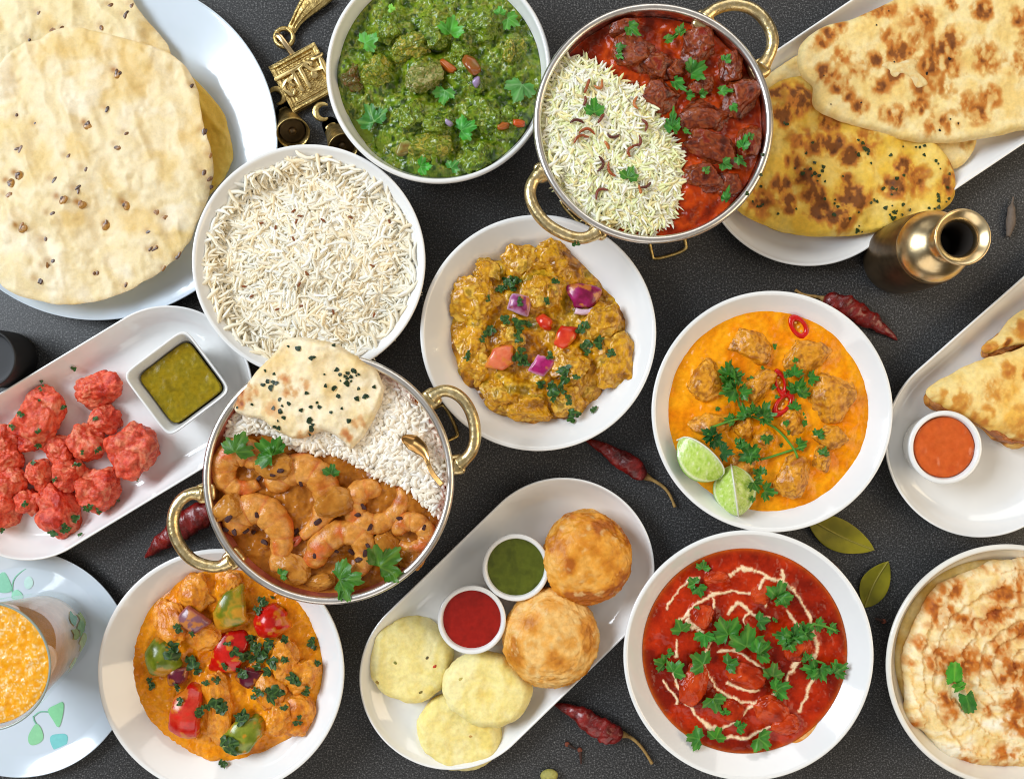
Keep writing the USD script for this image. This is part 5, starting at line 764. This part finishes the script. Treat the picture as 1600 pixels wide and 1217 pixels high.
t = bread_thing('naan', 'torn herbed naan piece resting on the lower pan rim', vf, col)
flecks(t, 60, NPO, 47, ZK, cols=('#1c3014', '#3e5a24'), pts=[(800, 180), (820, 220), (840, 250), (770, 170), (790, 210), (850, 230), (910, 240), (730, 290), (680, 360), (720, 370), (810, 330), (470, 235), (535, 265), (500, 350), (620, 420), (440, 200), (860, 180), (330, 330), (480, 410), (760, 200)], size=(3.5, 8.5))
# spoon
b0, b1, b2 = ZK(1060, 470), ZK(1145, 545), ZK(1222, 662); zs = float(drop(*ZK(1100, 510))[2]) + .003
t = Thing('spoon', 'small brass spoon half buried in the pan rice', 'spoon', W(*ZK(1110, 520), zs))
q = spline([ZK(1040, 462), ZK(1090, 485), ZK(1140, 530), ZK(1170, 600), ZK(1225, 668)], 40); u = np.linspace(0, 1, 40); wd = np.interp(u, [0, .05, .2, .38, .52, .62, 1], [2, 7, 12.5, 11, 5, 3.4, 4.2]); p3 = np.array([W(*s, zs) for s in q]); p3[:, 2] = zs + np.interp(u, [0, .25, .55, 1], [0, .0015, .003, .012])
tg = np.gradient(p3, axis=0); tg /= np.linalg.norm(tg, axis=1)[:, None]; sd = np.stack([-tg[:, 1], tg[:, 0], 0 * u], 1); sd /= np.linalg.norm(sd, axis=1)[:, None]; k = np.linspace(-1, 1, 9); dep = np.interp(u, [0, .2, .5, .6, 1], [.3, 1, .35, 0, 0])
rows = [p3[i] + sd[i] * (k * M(wd[i], zs))[:, None] + np.array([0, 0, 1.]) * (-(1 - k ** 2) * .004 * dep[i])[:, None] for i in range(40)]
up = loft(rows, False, False, False); lo = loft([r_ - [0, 0, .0012] for r_ in rows], False, False, False); nb = 26
cutm = lambda vf, a, b: (vf[0], np.array([f for f in vf[1] if a <= f.min() // 9 < b]))
def shell(a, b):
    e = loft([np.vstack([rows[i], (rows[i] - [0, 0, .0012])[::-1]]) for i in range(a, b)]); return e
part(t, 'spoon_bowl', shell(0, nb), MAT['bronze']); part(t, 'handle', shell(nb - 1, 40), MAT['bronze'])
for (x, y, s, dg, d) in [(330, 490, 56, 20, 'coriander leaf at upper left over the prawns'), (465, 510, 58, -50, 'coriander leaf between naan and the big prawn'), (743, 600, 28, 10, 'small coriander leaf at the edge of rice and curry'), (985, 995, 70, 50, 'large coriander leaf at the lower right rim of pan'), (815, 1080, 66, 85, 'flat coriander leaf at the bottom rim of pan'), (520, 1060, 22, 60, 'tiny coriander leaf at the bottom left rim of pan')]:
    herb('coriander_leaf', d, *ZK(x, y), s, dg, int(x + y), cols=('#3a761a', '#6ca03e'), wide=.95)
CF = ([(505, 610), (408, 645), (595, 668), (470, 630), (275, 820), (300, 880), (262, 870), (352, 875), (400, 805), (435, 925), (670, 835), (655, 985), (750, 965), (850, 1000), (880, 975), (820, 968), (845, 805), (900, 860), (890, 940), (1030, 820), (1140, 860), (870, 770), (385, 880), (575, 875)])
CL = near_labels('dark chili flake', [ZK(*q) for q in CF], [(*ZK(300, 600), 'the left rim prawn'), (*ZK(640, 700), 'the big middle prawn'), (*ZK(400, 880), 'the lower left prawn'), (*ZK(780, 950), 'the chunky bottom prawn'), (*ZK(930, 770), 'the red tailed prawn'), (*ZK(1080, 890), 'the small right prawn')])
for i, (x, y) in enumerate(CF):
    p = drop(*ZK(x, y)); s = rng(i).uniform(7, 12); solo('chili_flake', CL[i], 'chili flake', chunk(p + [0, 0, .0004], (M(s), M(s * .6), .0014), i, 500 + i, boxy=4, cuts=4, sub=2), MAT['spice'], srgb('#3c0f0a'), 'chili flakes on the prawns', reg=False)

# ------------------------------------------------------------------ glass of mango drink
zt = .108; ct = W(-22, 1041, zt); Rt = M(102, zt); Rb = .038; zb = .0045
t = Thing('drinking_glass', 'clear glass with printed leaves standing on saucer at left edge', 'drinking glass', (ct[0], ct[1], zb))
gp = [(0, zb + .008), (Rb - .004, zb + .008), (Rb - .002, zb + .012), (Rt - .0022, zt - .001), (Rt - .0012, zt), (Rt, zt - .001), (Rb + .0015, zb + .004), (Rb, zb + .0006), (Rb - .003, zb), (0, zb)]
part(t, 'glass_body', dish(gp, 1, c=ct), MAT['clear_glass']); part(t, 'glass_lip', torus(np.array([ct[0], ct[1], zt - .0004]), Rt - .0011, .0010, 96, 8), MAT['glass_rim'], reg=False)
gr = lambda z: Rb + .0015 + (Rt - Rb - .0015) * (z - zb - .004) / (zt - zb - .005)
def glass_leaf(z0, a0, sc, deg, color, seed):
    v, f, ve = leaf(sc, seed, lobes=1, teeth=.02, wide=.9, curl=0); v = v @ rotz(math.radians(deg)).T; a = a0 + v[:, 0] / .045; z = z0 + v[:, 1]; r = gr(z) + .0006
    part(t, 'printed_leaf', (np.stack([ct[0] + r * np.cos(a), ct[1] + r * np.sin(a), z], 1), f), MAT['print_ink'], srgb(color), reg=False)
for z0, a0, sc, dg, cl in [(.040, .52, .022, 30, '#5f9a7a'), (.046, .22, .020, 170, '#7a8f34'), (.030, .28, .024, 200, '#6a9a50'), (.022, .42, .020, 100, '#8aa03c'), (.030, -.02, .026, 200, '#b4c880'), (.05, -.35, .02, 200, '#a8c890')]: glass_leaf(z0, a0, sc, dg, cl, int(z0 * 999))
zl = zt - .006; a = np.linspace(0, 2 * PI, 96, endpoint=False); rl = lambda z: gr(z) - .0034
rings = [np.c_[ct[:2] + rl(z) * np.stack([np.cos(a), np.sin(a)], 1), np.full(96, z)] for z in np.linspace(zb + .013, zl, 14)]
body = loft(rings, True, False); tc, tcol = slab(rings[-1][:, :2], lambda x, y, d: zl + .0028 * np.clip(d / .004, 0, 1) * (fbm(xyz(x, y, 220), 4, 3) - .35) + .0006 * np.exp(-d / .001), zl - .001, .0012, lambda x, y, d, z: pal(xyz(x, y, 1), ['#ee9c14', '#f2a822', '#f4b23c', '#f0a41c', '#f9dca4', '#f2aa26'], 300, 6, 4, 3), True)
zz = body[0][:, 2]; bcol = blend(srgb('#ecc08a')[None] + np.zeros((len(zz), 3)), srgb('#f0a81e'), sstep(.055, .075, zz)); (vf, col) = joinc([(*body, bcol), (*tc, tcol)])
solo('mango_drink', 'frothy yellow mango drink inside the glass at left edge', 'drink', vf, MAT['sauce_smooth'], col)

# ------------------------------------------------------------------ brass vase
zt = .128; ct = W(1503, 371, zt); t = Thing('brass_vase', 'narrow necked brass vase standing right of the naan platter', 'vase', (ct[0], ct[1], 0)); rl = M(45, zt)
def lathe(prof, it=2, cap=True): return loft([ring_fn(c=ct, n=120)(max(d, 1e-5), z) for d, z in chaikin(prof, it)], cap, cap)
part(t, 'body', lathe([(0, .001), (.028, .001), (.033, .003), (.035, .010), (.0355, .045), (.0345, .072), (.0335, .080)][:1] + [(.027, 0), (.031, .003), (.033, .012), (.0335, .045), (.0325, .070), (.0312, .078)], 2), MAT['brass_dark'])
part(t, 'shoulder', lathe([(.0308, .0775), (.0310, .080), (.030, .084), (.0262, .091), (.0195, .097), (.0145, .102), (.0135, .107)], 2, False), MAT['brass_polished'])
part(t, 'neck', lathe([(.0137, .1065), (.0132, .112), (.0150, .119), (rl * .86, zt - .0025), (rl * .97, zt - .001), (rl, zt + .0006), (rl * .96, zt + .0022), (rl * .86, zt + .0010), (rl * .62, zt - .004), (.0135, .116)], 2, False), MAT['brass_polished'])
part(t, 'neck_inside', loft([ring_fn(c=ct, n=120)(d, z) for d, z in chaikin([(rl * .66, zt - .0035), (.0132, .1165), (.0113, .108), (.0110, .09), (.0104, .086), (1e-5, .0855)], 1)], False, True), MAT['painted_neck_shade'])  # lining painted dark to imitate the shade down the hole

# ------------------------------------------------------------------ hanging brass ornament with bells
D2 = lambda x, y: (400 + x / 3.803, y / 3.803)
t = Thing('brass_ornament', 'brass hanging ornament with engraved square plaque and two bells', 'ornament', (*W(467, 120, 0)[:2], 0))
pc = W(475, 122, .006); pa = math.atan2(40, 73); hw = M(41, .006); Rp = rotz(pa)
def box(w, l, z0, z1, r=.0008, ctr=(0, 0)):
    q = Polygon([(-w, -l), (w, -l), (w, l), (-w, l)]).buffer(-r).buffer(r, 4); m = trimesh.creation.extrude_polygon(q, z1 - z0, engine='earcut'); return np.array(m.vertices) + [ctr[0], ctr[1], z0], np.array(m.faces)
onp = lambda vf: (np.asarray(vf[0]) @ Rp.T + [pc[0], pc[1], 0], vf[1])
pl = part(t, 'plaque', onp(box(hw, hw, .001, .0065)), MAT['brass_cast'])
for s in (-1, 1):
    part(pl, 'border', onp(box(hw - .001, .0016, .0063, .0082, .0005, (0, s * (hw - .0026)))), MAT['brass_cast']); part(pl, 'border', onp(box(.0016, hw - .0046, .0063, .0081, .0005, (s * (hw - .0026), 0))), MAT['brass_cast'])
    part(pl, 'border', onp(box(hw - .0065, .0006, .0063, .0075, .0003, (0, s * (hw - .0068)))), MAT['brass_cast']); part(pl, 'border', onp(box(.0006, hw - .0078, .0063, .0074, .0003, (s * (hw - .0068), 0))), MAT['brass_cast'])
g = rng(9)
for k in range(16):
    y = -hw + .0095 + k * (2 * hw - .019) / 15; xs = np.linspace(-hw + .009, hw - .009, 24); part(pl, 'engraved_line', onp(tube(np.stack([xs, y + .0005 * np.sin(xs * 1500 + g.uniform(0, 6)), np.full(24, .0066)], 1), .00045, 5)), MAT['brass_cast'], reg=False)
strokes = [[(-.02, 1), (1.42, 1)], [(.80, 1), (.80, 0)], [(1.16, 1), (1.16, 0)], [(.80, .62), (.62, .74), (.50, .60), (.52, .40)], [(.50, .62), (.36, .74), (.18, .62), (.12, .36), (.22, .12), (.38, .06), (.46, .16)], [(1.90, 1), (2.34, 1)], [(2.16, 1), (2.16, 0)], [(2.16, .46), (1.60, .46), (1.50, .34), (1.60, .26), (1.68, .36), (1.62, .60), (1.50, .74), (1.48, .90), (1.60, 1.0), (1.72, .92), (1.68, .80)]]
geo = shapely.union_all([LineString(spline(s, 24) if len(s) > 2 else s).buffer(.085, 4) for s in strokes]); hh = .0205
its = []
for gm in getattr(geo, 'geoms', [geo]):
    m = trimesh.creation.extrude_polygon(gm, .12, engine='earcut'); its.append(((np.array(m.vertices) * [hh, hh, hh] - [1.17 * hh, .5 * hh, 0]) + [.001, 0, .0066], m.faces))
part(pl, 'lettering', onp(join(its)), MAT['brass_bright'])
ar = np.array([[*W(*D2(*q), .006)[:2], .005] for q in spline([(205, 185), (250, 110), (300, 45), (350, -10), (390, -60)], 24)]); ua = np.linspace(0, 1, 24)
arm = part(t, 'hanger_arm', tube(ar, M(1, .006) * np.interp(ua, [0, .2, .6, 1], [8, 9, 17, 24]), 12, .28), MAT['brass_cast'])
for o in (-.6, .0, .6): part(arm, 'raised_rib', tube(ar[2:] + np.stack([np.cos(math.radians(-35)) * o * M(1) * np.interp(ua[2:], [0, .2, .6, 1], [8, 9, 17, 24]), np.sin(math.radians(-35)) * o * M(1) * np.interp(ua[2:], [0, .2, .6, 1], [8, 9, 17, 24]), np.full(22, .0022)], 1), .0008, 6), MAT['brass_cast'])
part(t, 'ring', torus(np.array([*W(*D2(168, 225), .005)[:2], .005]), M(14), .0023, 40, 10), MAT['brass_cast'])
part(t, 'link', tube(np.array([[*W(*D2(*q), .006)[:2], z] for q, z in [((120, 205), .006), ((150, 230), .0095), ((185, 280), .008), ((215, 320), .005)]]), .0028, 8, .5), MAT['brass_polished'])
def hook(px, py, deg):
    a = np.linspace(-2.2, 2.2, 26) + math.radians(deg); c0 = W(px, py, .006); p = np.stack([c0[0] + M(12) * np.cos(a), c0[1] + M(12) * np.sin(a), np.full(26, .006)], 1); part(t, 'hook', tube(p, M(5.5) * np.sin(np.linspace(.25, PI - .25, 26)), 10, .5), MAT['brass_cast'])
hook(*D2(120, 575), 40); hook(*D2(400, 665), 180)
def bell(mx, my, tx, ty, rm, label):
    m0, tp = W(mx, my, .017), W(tx, ty, .012); ax = tp - m0; L = np.linalg.norm(ax) * 1.25; ax = ax / np.linalg.norm(ax); ax = ax + [0, 0, -.75]; ax /= np.linalg.norm(ax); L *= 1.25; rr = M(rm, .012)
    u = np.cross(ax, [0, 0, 1.]); u /= np.linalg.norm(u); w = np.cross(u, ax); fr_ = lambda prof: loft([m0 + ax * z + d * (np.cos(a_)[:, None] * u + np.sin(a_)[:, None] * w) for d, z in chaikin(prof, 2)]); a_ = np.linspace(0, 2 * PI, 48, endpoint=False)
    v, f = fr_([(1e-5, L * .8), (rr * .5, L * .76), (rr * .68, L * .4), (rr * .84, .003), (rr * .92, 0), (rr, 0), (rr * .98, .002), (rr * .78, L * .35), (rr * .62, L * .62), (rr * .55, L * .9), (rr * .3, L), (1e-5, L * 1.02)]); v[:, 2] = np.maximum(v[:, 2], .0006); b = part(t, 'bell', (v, f), MAT['brass_cast'], label=label)
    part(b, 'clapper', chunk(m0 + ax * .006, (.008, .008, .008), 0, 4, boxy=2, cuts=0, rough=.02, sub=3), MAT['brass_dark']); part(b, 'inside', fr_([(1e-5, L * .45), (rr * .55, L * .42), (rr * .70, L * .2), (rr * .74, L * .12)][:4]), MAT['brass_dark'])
bell(*D2(222, 795), *D2(150, 640), 26, 'left bell with its dark open mouth in view'); bell(*D2(520, 880), *D2(425, 720), 24, 'right bell half hidden by the green curry bowl')

# ------------------------------------------------------------------ dried chilies, leaves and spices on the table
def dried_chili(label, pts, r, seed, stem=None, z0=None):
    q = spline(pts, 60); u = np.linspace(0, 1, 60); rad = M(r) * np.interp(u, [0, .05, .25, .6, .9, 1], [.45, .8, 1, .8, .35, .08]); p3 = np.array([W(*s, .006) for s in q]); p3[:, 2] = rad * .75 + .0008
    v, f = tube(p3, rad, 20, .75); ctr = np.vstack([np.repeat(p3, 20, 0), p3[:1], p3[-1:]]); d = v - ctr; n = fbm(v * [150, 150, 150], 3, seed) - .5; cr = 1 - np.abs(2 * fbm(v * 75, 3, seed + 3) - 1); v = ctr + d * (1 + .7 * n - .35 * (cr - .5))[:, None]; v[:, 2] = np.maximum(v[:, 2], .0004)
    t = Thing('dried_chili', label, 'dried chili', (*p3.mean(0)[:2], 0)); part(t, 'pod', (v, f), MAT['dry_skin'], pal(v, ['#4a0a08', '#6e0f0c', '#8c1812', '#5a0c0a'], 90, seed))
    if stem:
        s3 = np.array([W(*s, .005) for s in spline(stem, 24)]); s3[:, 2] = .004; part(t, 'stem', tube(s3, np.interp(np.linspace(0, 1, 24), [0, .1, .25, .9, 1], [.0042, .0036, .0017, .0013, .0017]), 8), MAT['spice'], pal(np.vstack([np.repeat(s3, 8, 0), s3[:1], s3[-1:]]), ['#8a6a34', '#b08c50', '#9c7840'], 200, seed))
dried_chili('dried red chili with tan stem beside the brass vase', [(1290, 468), (1312, 476), (1340, 490), (1372, 508), (1405, 531)], 18, 1, [(1294, 470), (1278, 464), (1258, 461), (1243, 453)])
dried_chili('dried red chili between the yellow and red curry bowls', [(1006, 744), (985, 727), (962, 712), (938, 698), (914, 687)], 17, 2, [(1004, 742), (1024, 752), (1042, 766), (1055, 792)])
dried_chili('dried red chili under the left handle of the lower pan', [(345, 790), (312, 806), (280, 828), (250, 850), (224, 872)], 23, 3)
dried_chili('dried red chili with long stem at the bottom edge', [(968, 1148), (948, 1140), (925, 1128), (898, 1112), (866, 1102)], 20, 4, [(966, 1146), (985, 1152), (1003, 1168), (1019, 1193)])
def bay(label, tip0, tip1, w, bend, seed):
    a, b = np.array(tip0, float), np.array(tip1, float); d = b - a; n = np.array([-d[1], d[0]]) / np.hypot(*d); u = np.linspace(0, 1, 15); pr = np.sin(PI * u ** .9) ** .8 * w / 2; mid = a + d * u[:, None] + n * (bend * np.sin(PI * u))[:, None]
    q = np.vstack([mid + n * pr[:, None], (mid - n * pr[:, None])[1:-1][::-1]]); z = .0012; mw = np.array([W(*m, z)[:2] for m in mid]); mt = cKDTree(np.array([W(*m, z)[:2] for m in spline(mid, 80)]))
    out = np.stack([(q[:, 0] - 800) * S, -(q[:, 1] - 608.5) * S], 1); out = np.array(LineString(np.vstack([out, out[:1]])).segmentize(.002).coords)[:-1]
    f = lambda x, y: .0012 + .004 * (fbm(xyz(x, y, 24, seed), 2, seed)) + .12 * np.minimum(mt.query(np.stack([x, y], 1))[0], .012) ** 1.0
    vf, col = slab(out, lambda x, y, dd: f(x, y), lambda x, y: f(x, y) - .0005, .0014, lambda x, y, dd, zz: blend(pal(xyz(x, y, 1), ['#7c7608', '#958c10', '#a49818'], 60, seed), srgb('#a89c3c'), np.exp(-(mt.query(np.stack([x, y], 1))[0] / .0009) ** 2)))
    t = Thing('bay_leaf', label, 'bay leaf', (*out.mean(0), 0)); part(t, 'blade', vf, MAT['bay_leaf_skin'], col); m3 = np.array([[*m, float(f(np.array([m[0]]), np.array([m[1]]))[0]) + .0006] for m in np.array([W(*s, z)[:2] for s in spline(mid, 16)])]); part(t, 'midrib', tube(m3, np.linspace(.0009, .0004, 16), 6), MAT['bay_leaf_skin'], srgb('#a89c40'), reg=False)
bay('olive bay leaf half under the orange curry bowl', (1258, 806), (1364, 858), 50, 4, 1)
bay('olive bay leaf alone between the red curry and bread bowls', (1350, 948), (1387, 876), 44, -4, 2)
q = np.array([W(*s, .003) for s in spline([(1583, 308), (1580, 325), (1579, 345), (1575, 370)], 24)]); q[:, 2] = .0035
vf = tube(q, np.interp(np.linspace(0, 1, 24), [0, .2, .3, .7, 1], [.0007, .0010, .0032, .0042, .0018]), 12); solo('dried_spice_pod', 'thin grey brown spice pod on the table right of vase', 'spice pod', (vf[0] + .0008 * (fbm(vf[0] * 500, 2, 3)[:, None] - .5), vf[1]), MAT['spice'], srgb('#6a5a4c'))
def clove(label, px, py, deg, L, c='#3a1c12'):
    a = math.radians(-deg); p = W(px, py, .002); d = np.array([math.cos(a), math.sin(a), 0]); t = Thing('clove', label, 'clove', (*p[:2], 0)); p[2] = .0022
    part(t, 'stalk', tube(np.array([p - d * M(L) * .5, p, p + d * M(L) * .4]), [.0008, .0013, .0016], 8), MAT['spice'], srgb(c)); part(t, 'bud', chunk(p + d * M(L) * .5, (.0045, .0045, .0042), a, 3, boxy=2, cuts=2, rough=.15, sub=3), MAT['spice'], srgb('#7a3a24'))
clove('clove pointing down at bottom edge near the dried chili', 907, 1182, -95, 22); clove('clove pointing left beside another clove at bottom edge', 893, 1166, 210, 16, '#2e1a14')
clove('clove on the dark table between bay leaf and red curry', 1303, 882, 60, 14); clove('clove left of the flaky bread bowl', 1374, 968, 20, 14)
p = W(858, 1211, .004); solo('cardamom_pod', 'pale green cardamom pod at the bottom edge', 'cardamom', chunk(p, (M(28), M(19), .009), .2, 5, boxy=2, cuts=0, rough=.06, sub=4), MAT['spice'], srgb('#a8a050'))
zt = .04; ct = W(-22, 560, zt); Rr = M(47, zt); t = Thing('black_pot', 'black round pot just entering at the left edge', 'pot', (ct[0], ct[1], 0))
part(t, 'body', dish([(0, zt * .8), (Rr * .8, zt * .8), (Rr * .86, zt * .85), (Rr * .9, zt), (Rr * .97, zt), (Rr, zt * .95), (Rr * .98, zt * .1), (Rr * .95, 0), (0, 0)], 2, c=ct), MAT['black_plastic'])
